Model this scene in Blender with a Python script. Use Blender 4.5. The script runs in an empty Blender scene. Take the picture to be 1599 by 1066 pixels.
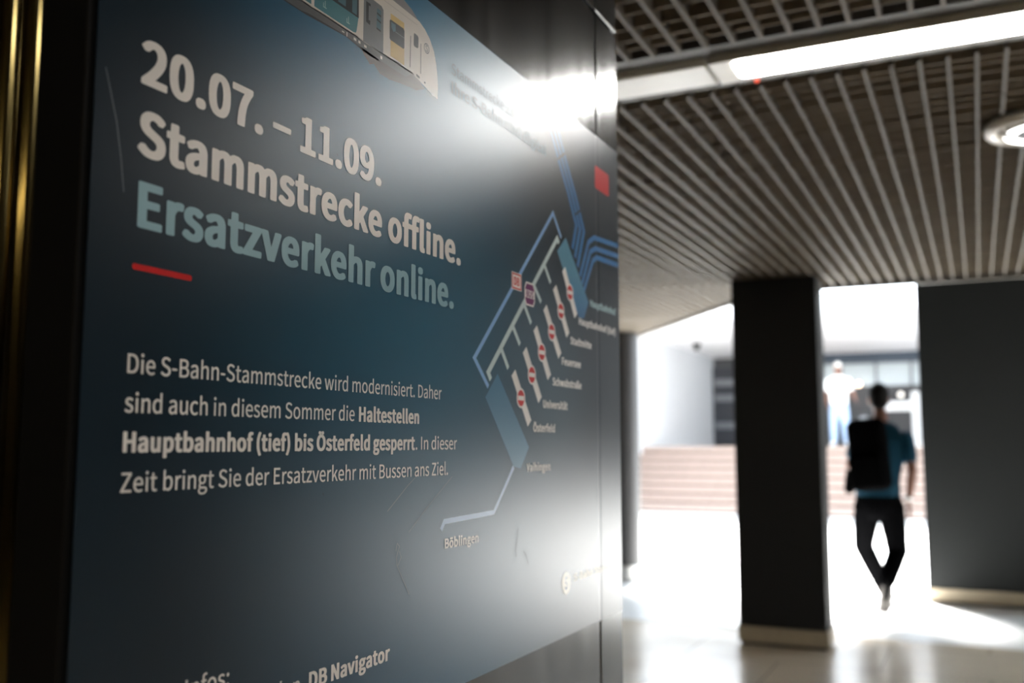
import bpy, bmesh, math, random
from mathutils import Vector, Matrix
from mathutils.geometry import tessellate_polygon

random.seed(7)
SC = bpy.context.scene
COL = SC.collection

# ------------------------------------------------------------------ camera, sky, sun, exposure
# World axes: +Y runs along the advertising pillar's face into the hall exit, +X points away from that face, Z up, metres.
EYE = 1.35
cam_data = bpy.data.cameras.new('camera')
cam_data.sensor_width = 36.0
cam_data.lens = 1521.0 * 36.0 / 1599.0
cam_data.clip_start = 0.02
cam_data.clip_end = 300
cam_data.dof.use_dof = True
cam_data.dof.focus_distance = 1.07
cam_data.dof.aperture_fstop = 3.5
cam_data.dof.aperture_blades = 9
cam = bpy.data.objects.new('camera', cam_data)
cam.location = (0, 0, EYE)
cam.rotation_euler = (math.radians(90 + 6.0796), 0, math.radians(25.514))
COL.objects.link(cam)
SC.camera = cam

world = bpy.data.worlds.new('sky')
SC.world = world
world.use_nodes = True
wb = world.node_tree.nodes['Background']
wb.inputs[0].default_value = (0.78, 0.89, 1.0, 1)
wb.inputs[1].default_value = 7.5

sun_data = bpy.data.lights.new('sun', 'SUN')
sun_data.energy = 92.0
sun_data.angle = math.radians(22)
sun_data.color = (1.0, 0.98, 0.95)
sun = bpy.data.objects.new('sun', sun_data)
sun.rotation_euler = Vector((0.30, -0.88, -1.55)).to_track_quat('-Z', 'Y').to_euler()
sun.location = (-4, 22, 18)
COL.objects.link(sun)

SC.view_settings.view_transform = 'Standard'
SC.view_settings.look = 'None'
SC.view_settings.exposure = 0.62
SC.view_settings.gamma = 1.0
SC.view_settings.use_curve_mapping = False
SC.cycles.max_bounces = 10
SC.cycles.diffuse_bounces = 5
SC.cycles.glossy_bounces = 5
SC.cycles.sample_clamp_indirect = 8.0
SC.cycles.use_denoising = True

CEIL = 2.51
LAMP = 37.0            # radiance of the ceiling strip lamp
LAMP_FILL = 18.0        # radiance of the unseen strip lamp added to brighten the poster

# ------------------------------------------------------------------ materials
MATS = {}
def mat(name, color, rough=0.5, metal=0.0, spec=0.5, var=0.06, scale=14.0, emit=None, emit_col=None, rvar=0.0, stretch=(1, 1, 1), coat=0.0, bump=0.0):
    if name in MATS: return MATS[name]
    m = bpy.data.materials.new(name); m.use_nodes = True
    nt = m.node_tree; b = nt.nodes['Principled BSDF']
    tc = nt.nodes.new('ShaderNodeTexCoord'); mp = nt.nodes.new('ShaderNodeMapping'); mp.inputs['Scale'].default_value = stretch
    nz = nt.nodes.new('ShaderNodeTexNoise'); nz.inputs['Scale'].default_value = scale; nz.inputs['Detail'].default_value = 4
    nt.links.new(tc.outputs['Object'], mp.inputs[0]); nt.links.new(mp.outputs[0], nz.inputs['Vector'])
    mr = nt.nodes.new('ShaderNodeMapRange'); mr.inputs[1].default_value = .25; mr.inputs[2].default_value = .75; mr.inputs[3].default_value = 1 - var; mr.inputs[4].default_value = 1 + var
    nt.links.new(nz.outputs[0], mr.inputs[0])
    mx = nt.nodes.new('ShaderNodeVectorMath'); mx.operation = 'SCALE'; mx.inputs[0].default_value = color
    nt.links.new(mr.outputs[0], mx.inputs['Scale']); nt.links.new(mx.outputs[0], b.inputs['Base Color'])
    b.inputs['Roughness'].default_value = rough; b.inputs['Metallic'].default_value = metal
    b.inputs['Specular IOR Level'].default_value = spec; b.inputs['Coat Weight'].default_value = coat
    if rvar:
        r2 = nt.nodes.new('ShaderNodeMapRange'); r2.inputs[1].default_value = .25; r2.inputs[2].default_value = .75; r2.inputs[3].default_value = max(.02, rough - rvar); r2.inputs[4].default_value = rough + rvar
        nt.links.new(nz.outputs[0], r2.inputs[0]); nt.links.new(r2.outputs[0], b.inputs['Roughness'])
    if bump:
        bp = nt.nodes.new('ShaderNodeBump'); bp.inputs['Strength'].default_value = bump; bp.inputs['Distance'].default_value = .002
        nt.links.new(nz.outputs[0], bp.inputs['Height']); nt.links.new(bp.outputs[0], b.inputs['Normal'])
    if emit:
        b.inputs['Emission Color'].default_value = (*(emit_col or color), 1); b.inputs['Emission Strength'].default_value = emit
    MATS[name] = m
    return m

def laminate(m, rough=.28, ior=1.44):
    """printed ink under a satin laminate: diffuse ink plus a Fresnel-weighted satin reflection"""
    nt = m.node_tree; b = nt.nodes['Principled BSDF']; out = nt.nodes['Material Output']
    df = nt.nodes.new('ShaderNodeBsdfDiffuse'); gl = nt.nodes.new('ShaderNodeBsdfAnisotropic'); gl.distribution = 'BECKMANN'
    gl.inputs['Color'].default_value = (1, 1, 1, 1); gl.inputs['Roughness'].default_value = rough
    fr = nt.nodes.new('ShaderNodeFresnel'); fr.inputs['IOR'].default_value = ior
    mx = nt.nodes.new('ShaderNodeMixShader')
    nt.links.new(b.inputs['Base Color'].links[0].from_socket, df.inputs['Color'])
    nt.links.new(fr.outputs[0], mx.inputs[0]); nt.links.new(df.outputs[0], mx.inputs[1]); nt.links.new(gl.outputs[0], mx.inputs[2])
    nt.links.new(mx.outputs[0], out.inputs['Surface'])
    nt.nodes.remove(b)
    return m

# ------------------------------------------------------------------ helpers
def origin_of(o):
    v = Vector((0, 0, 0))
    while o: v += o.location; o = o.parent
    return v

def obj(name, bm, mats, parent=None, loc=None, smooth=False):
    """link a bmesh given in world coordinates as ONE mesh object"""
    base = origin_of(parent) if parent else Vector((0, 0, 0))
    here = Vector(loc) if loc is not None else (base if parent else Vector((0, 0, 0)))
    bmesh.ops.translate(bm, verts=bm.verts[:], vec=-here)
    me = bpy.data.meshes.new(name); bm.to_mesh(me); bm.free()
    for m in (mats if isinstance(mats, (list, tuple)) else [mats]): me.materials.append(m)
    if smooth:
        for p in me.polygons: p.use_smooth = True
    o = bpy.data.objects.new(name, me); COL.objects.link(o)
    o.parent = parent
    o.location = here - base
    return o

def thing(name, label, cat, loc, group=None):
    o = bpy.data.objects.new(name, None); o.empty_display_size = .1; o.location = loc; COL.objects.link(o)
    return tag(o, label, cat, group)

def tag(o, label, cat, group=None):
    o['label'] = label; o['category'] = cat
    if group: o['group'] = group
    return o

def struct(name, bm, mats, smooth=False, label=None):
    o = obj(name, bm, mats, None, None, smooth); o['kind'] = 'structure'
    if label: o['label'] = label
    return o

def box(bm, x0, x1, y0, y1, z0, z1, bev=0.0, seg=2, mi=0):
    vs = [bm.verts.new((x, y, z)) for x in (x0, x1) for y in (y0, y1) for z in (z0, z1)]
    fs = [bm.faces.new([vs[i] for i in q]) for q in ((0, 1, 3, 2), (4, 6, 7, 5), (0, 4, 5, 1), (2, 3, 7, 6), (0, 2, 6, 4), (1, 5, 7, 3))]
    for f in fs: f.material_index = mi
    if bev:
        es = list({e for f in fs for e in f.edges})
        bmesh.ops.bevel(bm, geom=es, offset=bev, segments=seg, affect='EDGES', profile=.5)

def prism(bm, pts, z0, z1, mi=0):
    a = [bm.verts.new((x, y, z0)) for x, y in pts]; b = [bm.verts.new((x, y, z1)) for x, y in pts]
    n = len(pts)
    f = [bm.faces.new(a[::-1]), bm.faces.new(b)] + [bm.faces.new((a[i], a[(i + 1) % n], b[(i + 1) % n], b[i])) for i in range(n)]
    for q in f: q.material_index = mi

def lathe(bm, cx, cy, prof, seg=40, mi=0, closed=False):
    rings = []
    for r, z in prof:
        rings.append([bm.verts.new((cx + r * math.cos(2 * math.pi * k / seg), cy + r * math.sin(2 * math.pi * k / seg), z)) for k in range(seg)])
    pairs = list(zip(rings, rings[1:])) + ([(rings[-1], rings[0])] if closed else [])
    for a, b in pairs:
        for k in range(seg):
            bm.faces.new((a[k], a[(k + 1) % seg], b[(k + 1) % seg], b[k])).material_index = mi
    if not closed:
        bm.faces.new(rings[0][::-1]).material_index = mi; bm.faces.new(rings[-1]).material_index = mi

def tube(bm, pts, rad, seg=12, side=(1, 0, 0), dome=True):
    """closed tapering tube; rad: list of r or (r_side, r_other)"""
    P = [Vector(p) for p in pts]; R = [(r, r) if not isinstance(r, (tuple, list)) else r for r in rad]
    if dome:
        t0 = (P[1] - P[0]).normalized(); t1 = (P[-1] - P[-2]).normalized()
        k0 = min(R[0]); k1 = min(R[-1])
        P = [P[0] - t0 * k0 * .75, P[0] - t0 * k0 * .45] + P + [P[-1] + t1 * k1 * .45, P[-1] + t1 * k1 * .75]
        R = [tuple(.45 * v for v in R[0]), tuple(.82 * v for v in R[0])] + R + [tuple(.82 * v for v in R[-1]), tuple(.45 * v for v in R[-1])]
    rings = []
    for i, p in enumerate(P):
        t = (P[min(i + 1, len(P) - 1)] - P[max(i - 1, 0)]).normalized()
        u = Vector(side); u = u - t * u.dot(t)
        if u.length < 1e-3: u = Vector((0, 1, 0)) - t * t.y
        u.normalize(); v = t.cross(u)
        rings.append([bm.verts.new(p + u * R[i][0] * math.cos(2 * math.pi * k / seg) + v * R[i][1] * math.sin(2 * math.pi * k / seg)) for k in range(seg)])
    for a, b in zip(rings, rings[1:]):
        for k in range(seg): bm.faces.new((a[k], a[(k + 1) % seg], b[(k + 1) % seg], b[k]))
    bm.faces.new(rings[0][::-1]); bm.faces.new(rings[-1])

def ball(bm, c, r, seg=20, ring=14):
    r = r if isinstance(r, (tuple, list)) else (r, r, r)
    res = bmesh.ops.create_uvsphere(bm, u_segments=seg, v_segments=ring, radius=1)
    for v in res['verts']: v.co = Vector((c[0] + v.co.x * r[0], c[1] + v.co.y * r[1], c[2] + v.co.z * r[2]))

def fused(bm, voxel=.012, smooth=4):
    """melt overlapping closed shells into one continuous skin"""
    me = bpy.data.meshes.new('tmp'); bm.to_mesh(me); bm.free()
    o = bpy.data.objects.new('tmp', me); COL.objects.link(o)
    m = o.modifiers.new('r', 'REMESH'); m.mode = 'VOXEL'; m.voxel_size = voxel
    s = o.modifiers.new('s', 'SMOOTH'); s.iterations = smooth; s.factor = .5
    dg = bpy.context.evaluated_depsgraph_get()
    em = bpy.data.meshes.new_from_object(o.evaluated_get(dg))
    bpy.data.objects.remove(o); bpy.data.meshes.remove(me)
    b = bmesh.new(); b.from_mesh(em); bpy.data.meshes.remove(em)
    return b

# ------------------------------------------------------------------ setting: floor
def floor_material():
    m = bpy.data.materials.new('polished_stone'); m.use_nodes = True
    nt = m.node_tree; b = nt.nodes['Principled BSDF']
    tc = nt.nodes.new('ShaderNodeTexCoord')
    br = nt.nodes.new('ShaderNodeTexBrick'); br.offset = 0.5
    br.inputs['Scale'].default_value = 1.0; br.inputs['Mortar Size'].default_value = .004
    br.inputs['Brick Width'].default_value = 1.2; br.inputs['Row Height'].default_value = .8
    br.inputs['Color1'].default_value = (.68, .58, .45, 1); br.inputs['Color2'].default_value = (.65, .555, .43, 1); br.inputs['Mortar'].default_value = (.30, .26, .21, 1)
    nt.links.new(tc.outputs['Object'], br.inputs['Vector'])
    nz = nt.nodes.new('ShaderNodeTexNoise'); nz.inputs['Scale'].default_value = 60; nz.inputs['Detail'].default_value = 6
    nt.links.new(tc.outputs['Object'], nz.inputs['Vector'])
    mr = nt.nodes.new('ShaderNodeMapRange'); mr.inputs[1].default_value = .3; mr.inputs[2].default_value = .7; mr.inputs[3].default_value = .9; mr.inputs[4].default_value = 1.08
    nt.links.new(nz.outputs[0], mr.inputs[0])
    sc = nt.nodes.new('ShaderNodeVectorMath'); sc.operation = 'SCALE'
    nt.links.new(br.outputs['Color'], sc.inputs[0]); nt.links.new(mr.outputs[0], sc.inputs['Scale']); nt.links.new(sc.outputs[0], b.inputs['Base Color'])
    n2 = nt.nodes.new('ShaderNodeTexNoise'); n2.inputs['Scale'].default_value = 1.6
    nt.links.new(tc.outputs['Object'], n2.inputs['Vector'])
    r2 = nt.nodes.new('ShaderNodeMapRange'); r2.inputs[1].default_value = .3; r2.inputs[2].default_value = .7; r2.inputs[3].default_value = .16; r2.inputs[4].default_value = .26
    nt.links.new(n2.outputs[0], r2.inputs[0]); nt.links.new(r2.outputs[0], b.inputs['Roughness'])
    b.inputs['Specular IOR Level'].default_value = .75
    return m
bm = bmesh.new(); box(bm, -9, 9, -8.2, 7.44, -.2, 0)
struct('floor', bm, floor_material())
bm = bmesh.new(); box(bm, -9, 9, 7.44, 19.4, -.2, .001)
struct('court_paving', bm, mat('grey_granite', (.60, .60, .59), .30, var=.08, scale=40))

# ------------------------------------------------------------------ setting: hall walls, roof slab and added shading overhang
m_dark = mat('dark_plaster', (.06, .057, .054), .7)
m_hall = mat('hall_wall_paint', (.04, .038, .035), .6)
bm = bmesh.new(); box(bm, -9, 9, -8.4, -8.2, 0, 3.3); struct('wall_back', bm, m_hall)
bm = bmesh.new(); box(bm, -6.2, -6.0, -8.2, 11.5, 0, 3.3); struct('wall_left', bm, m_dark)
bm = bmesh.new(); box(bm, 8.8, 9.0, -8.2, 18.2, 0, 3.3); struct('wall_right', bm, m_hall)
bm = bmesh.new(); box(bm, 3.7, 8.8, 9.30, 9.6, 0, 3.0); struct('wall_front', bm, m_hall)
def edge_y(x): return 7.38 if x > -1.43 else 7.38 + (-1.43 - x) * 1.365
m_void = mat('black_plenum', (.012, .011, .010), .9)
bm = bmesh.new()
prism(bm, [(-6.2, -8.2), (9.0, -8.2), (9.0, 7.44), (-1.41, 7.44), (-5.0, edge_y(-5.0) + .08), (-6.2, edge_y(-5.0) + .08)], 2.95, 3.3)
box(bm, -1.6, 9.0, 7.44, 9.9, 3.0, 3.3); prism(bm, [(-1.6, 7.44), (-1.6, 9.5), (-6.2, 13.4), (-6.2, 12.0)], 3.0, 3.3)  # unseen overhangs added to keep sun and sky off pillar, walker and floor
struct('roof_and_shade_overhang', bm, m_void)
m_fascia = mat('brown_fascia', (.075, .065, .05), .5)
bm = bmesh.new()
box(bm, -1.42, 8.8, 7.40, 7.44, 2.49, 2.95)
e5 = edge_y(-5.0)
prism(bm, [(-1.42, 7.40), (-1.41, 7.44), (-5.0, e5 + .08), (-5.0, e5 + .03)], 2.49, 2.95)
struct('trim_1', bm, m_fascia)

# ------------------------------------------------------------------ setting: open-cell slatted ceiling
def ceiling_material():
    m = mat('champagne_slat', (.105, .091, .074), .62, .0, .12, var=.10, scale=5)
    return m
m_slat = ceiling_material()
m_cross = mat('bronze_cross_slat', (.16, .128, .09), .7, spec=.12, var=.12, scale=6)
STRIPS = [(2.84, 3.02), (-.99, -.81), (-3.7, -3.52)]
bm = bmesh.new()
joints = [-2.2, .9, 3.53, 5.35]
def runs(y0, y1):
    cuts = sorted([(a - .10, b + .09) for a, b in STRIPS] + [(j - .004, j + .004) for j in joints])
    out = []; cur = y0
    for a, b in cuts:
        if a > cur and a < y1: out.append((cur, a))
        cur = max(cur, b)
    if cur < y1: out.append((cur, y1))
    return out
for k in range(-62, 110):
    x = -.033 + .0798 * k
    ye = edge_y(x)
    for a, b in runs(-8.1, ye):
        dz = random.uniform(-.0015, .0015)
        box(bm, x - .006, x + .006, a, b, CEIL + dz, CEIL + .055)
y = -8.0
while y < 12.2:
    if not any(a - .09 < y < b + .08 for a, b in STRIPS):
        xl = -5.0 if y < 7.38 else -5.0
        xr = 8.75 if y < 7.38 else -1.43 - (y - 7.38) / 1.365
        dz = random.uniform(-.004, .010)
        if xr > xl: box(bm, xl, xr, y - .004, y + .004, CEIL + .008 + dz, CEIL + .06, mi=1)
    y += .0798
struct('ceiling', bm, [m_slat, m_cross])

# ------------------------------------------------------------------ ceiling strip lamps
m_house = mat('strip_housing', (.50, .47, .41), .4)
m_blank = mat('strip_blank_panel', (.82, .79, .72), .38, var=.03)
m_glow = mat('strip_diffuser', (.9, .9, .9), .5, emit=LAMP, emit_col=(1.0, .98, .95))
m_glow2 = mat('strip_diffuser_fill', (.9, .9, .9), .5, emit=LAMP_FILL, emit_col=(1.0, .96, .90))
m_glow3 = mat('strip_diffuser_warm', (.9, .9, .9), .5, emit=22.0, emit_col=(1.0, .80, .45))
m_led = mat('red_led', (.6, .05, .02), .4, emit=.5, emit_col=(1, .12, .04))
m_channel = mat('strip_channel', (.05, .045, .04), .6)
def strip_lamp(y0, y1, xl, xr, blank_to, label, led=False, glow=None):
    t = thing('strip_light', label, 'ceiling lamp', ((xl + xr) / 2, (y0 + y1) / 2, CEIL), 'strip lamps in the slatted ceiling')
    b = bmesh.new()
    box(b, xl - .02, xr + .02, y0 - .085, y0 - .012, CEIL + .012, CEIL + .10); box(b, xl - .02, xr + .02, y1 + .012, y1 + .075, CEIL + .012, CEIL + .10)
    obj('channel', b, m_channel, t)
    if blank_to is not None:
        b = bmesh.new(); box(b, xl, blank_to - .006, y0 + .01, y1, CEIL - .006, CEIL + .05, .004); obj('blank_panel', b, m_blank, t)
        h0 = blank_to + .006
    else: h0 = xl
    b = bmesh.new()
    box(b, h0, xr, y0, y0 + .014, CEIL - .008, CEIL + .06); box(b, h0, xr, y1 - .042, y1, CEIL - .008, CEIL + .06)
    box(b, h0, h0 + .075, y0 + .014, y1 - .042, CEIL - .008, CEIL + .06); box(b, xr - .05, xr, y0 + .014, y1 - .042, CEIL - .008, CEIL + .06)
    hs = obj('housing', b, m_house, t)
    b = bmesh.new()
    x0, x1, ya, yb, r = h0 + .068, xr - .045, y0 + .008, y1 - .036, .022
    pts = []
    for cx, cy, a in ((x1 - r, yb - r, 0), (x0 + r, yb - r, 90), (x0 + r, ya + r, 180), (x1 - r, ya + r, 270)):
        for q in range(6): pts.append((cx + r * math.cos(math.radians(a + q * 18)), cy + r * math.sin(math.radians(a + q * 18))))
    prism(b, pts, CEIL - .011, CEIL + .02)
    obj('diffuser', b, glow or m_glow, t)
    if led:
        b = bmesh.new(); ball(b, (-.585, y1 + .012, CEIL - .006), .009); obj('indicator_lamp', b, m_led, hs, smooth=True)
    return t
strip_lamp(2.84, 3.02, -4.4, 1.15, -.70, 'long white strip light crossing the slatted ceiling, lit beside the beige blank panel', True)
strip_lamp(-.99, -.81, .2, 4.6, None, 'added fill strip light, unseen, brightening the poster from over the floor', glow=m_glow2)  # fill lamp added behind the camera to lift the poster lettering
strip_lamp(-3.70, -3.52, -2.6, .8, None, 'added strip light, unseen, whose warm glow is mirrored in the brass tubes', glow=m_glow3)  # unseen warm lamp placed to give the tubes their golden streaks

# round downlight
m_ringp = mat('pale_ring_enamel', (.45, .41, .34), .35)
m_ringd = mat('black_reflector', (.02, .02, .02), .4)
m_ringl = mat('ring_lamp_glass', (.9, .9, .9), .4, emit=3.2, emit_col=(1, .99, .97))
m_chrome = mat('chrome', (.75, .75, .75), .12, 1.0)
RX, RY = .262, 3.92
t = thing('ring_downlight', 'round downlight with glowing ring hanging below the ceiling slats', 'ceiling lamp', (RX, RY, CEIL))
b = bmesh.new()
lathe(b, RX, RY, [(.175 + .022 * math.cos(a), CEIL - .010 + .022 * math.sin(a)) for a in [2 * math.pi * k / 14 for k in range(14)]], 56, closed=True)
obj('rim', b, m_ringp, t, smooth=True)
b = bmesh.new(); lathe(b, RX, RY, [(.172, CEIL), (.160, CEIL + .11), (.158, CEIL + .112), (.170, CEIL)], 48, closed=True); lathe(b, RX, RY, [(.16, CEIL + .108), (.16, CEIL + .115)], 48); obj('reflector', b, m_ringd, t)
b = bmesh.new()
lathe(b, RX, RY, [(.112 + .019 * math.cos(a), CEIL - .036 + .006 * math.sin(a)) for a in [2 * math.pi * k / 14 for k in range(14)]], 56, closed=True)
obj('ring_lamp', b, m_ringl, t, smooth=True)
b = bmesh.new(); lathe(b, RX, RY, [(.086, CEIL - .037), (.090, CEIL - .033), (.090, CEIL - .020), (.05, CEIL - .01), (.04, CEIL + .11)], 32); obj('hub', b, m_ringd, t)
for k in range(3):
    a = math.pi + .35 + k * 2.094
    b = bmesh.new(); tube(b, [(RX + .128 * math.cos(a), RY + .128 * math.sin(a), CEIL - .044), (RX + .135 * math.cos(a), RY + .135 * math.sin(a), CEIL)], [.010, .008]); obj('holder', b, m_chrome, t, smooth=True)

# ------------------------------------------------------------------ charcoal pillars, round column
m_char = mat('charcoal_render', (.016, .016, .0155), .62, spec=.15, var=.10, scale=40)
m_char2 = mat('slate_render', (.015, .0165, .0165), .62, spec=.15, var=.10, scale=40)
m_base = mat('beige_plinth_stone', (.36, .30, .21), .45, var=.10, scale=30)
def pillar(x0, x1, y0, y1, top, label, m):
    t = thing('square_pillar', label, 'pillar', ((x0 + x1) / 2, (y0 + y1) / 2, 0), 'charcoal pillars at the exit')
    b = bmesh.new(); box(b, x0, x1, y0, y1, .125, top, .006); obj('shaft', b, m, t)
    b = bmesh.new(); box(b, x0 - .006, x1 + .012, y0 - .006, y1 + .006, 0.02, .125, .004); box(b, x0 + .012, x1 - .012, y0 + .012, y1 - .012, 0, .025, mi=1)
    obj('plinth', b, [m_base, m_dark], t)
    return t
pillar(-1.545, -.965, 6.85, 7.15, 2.515, 'slim charcoal pillar with beige plinth standing beside the walking person', m_char)
pillar(-.455, 1.05, 9.30, 9.75, 3.0, 'broad charcoal pillar with beige plinth beyond the ceiling edge, in front of the exit', m_char2)
m_col = mat('gunmetal_column', (.022, .022, .023), .45, .0, .4)
m_colb = mat('column_base_steel', (.35, .35, .34), .3, .6)
t = thing('round_column', 'dark round column on a grey base behind the poster edge', 'column', (-3.285, 9.58, 0)); CX_ = -3.285
b = bmesh.new(); lathe(b, CX_, 9.58, [(.15, .15), (.15, 2.50)], 40); obj('shaft', b, m_col, t, smooth=False)
b = bmesh.new(); lathe(b, CX_, 9.58, [(.158, 0), (.158, .14), (.15, .15)], 40); obj('base', b, m_colb, t)

# ------------------------------------------------------------------ steel-clad advertising pillar
m_steel = mat('dark_brushed_steel', (.12, .12, .117), .17, 1.0, var=.05, scale=30, stretch=(1, 1, .03), rvar=.03)
m_seam = mat('black_joint', (.01, .01, .01), .6)
m_lacquer = mat('black_lacquer', (.005, .005, .005), .5, spec=.08)
m_brass = mat('dark_brass_tube', (.15, .118, .048), .13, 1.0, var=.15, scale=9, stretch=(1, 1, .2))
PX = -.60
t = thing('advertising_pillar', 'dark steel clad pillar carrying the blue poster', 'pillar', (-1.05, 1.1, 0))
b = bmesh.new(); box(b, -1.46, PX - .010, .545, 1.70, 0, CEIL - .01); obj('core', b, m_seam, t)
b = bmesh.new(); box(b, PX - .012, PX, .520, 1.6065, .10, 2.1365, .0022, 2); box(b, PX - .012, PX, .520, 1.6065, 2.1435, CEIL - .005, .0022, 2); obj('face_panel', b, m_steel, t)
b = bmesh.new(); box(b, PX - .16, PX, 1.6115, 1.726, .10, 2.1365, .0035, 3); box(b, PX - .16, PX, 1.6115, 1.726, 2.1435, CEIL - .005, .0035, 3); obj('corner_panel', b, m_steel, t)
b = bmesh.new(); box(b, -1.47, PX - .165, 1.700, 1.722, .10, 2.1365, .003); box(b, -1.47, PX - .165, 1.700, 1.722, 2.1435, CEIL - .005, .003); obj('end_panel', b, m_steel, t)
b = bmesh.new(); box(b, -1.45, PX - .02, .535, 1.70, 0, .10); obj('plinth', b, m_lacquer, t)
b = bmesh.new(); box(b, PX - .0575, PX - .002, .508, .5195, .10, CEIL - .005, .004, 3); obj('black_edge_profile', b, m_lacquer, t)
for k in range(7):
    b = bmesh.new(); xx = PX - .055 - .0175 - k * .030
    lathe(b, xx, .520, [(.0135, .10), (.0135, CEIL - .005)], 32); obj('brass_tube', b, m_brass, t, smooth=False)
    for p in t.children[-1].data.polygons: p.use_smooth = abs(p.normal.z) < .5

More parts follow.
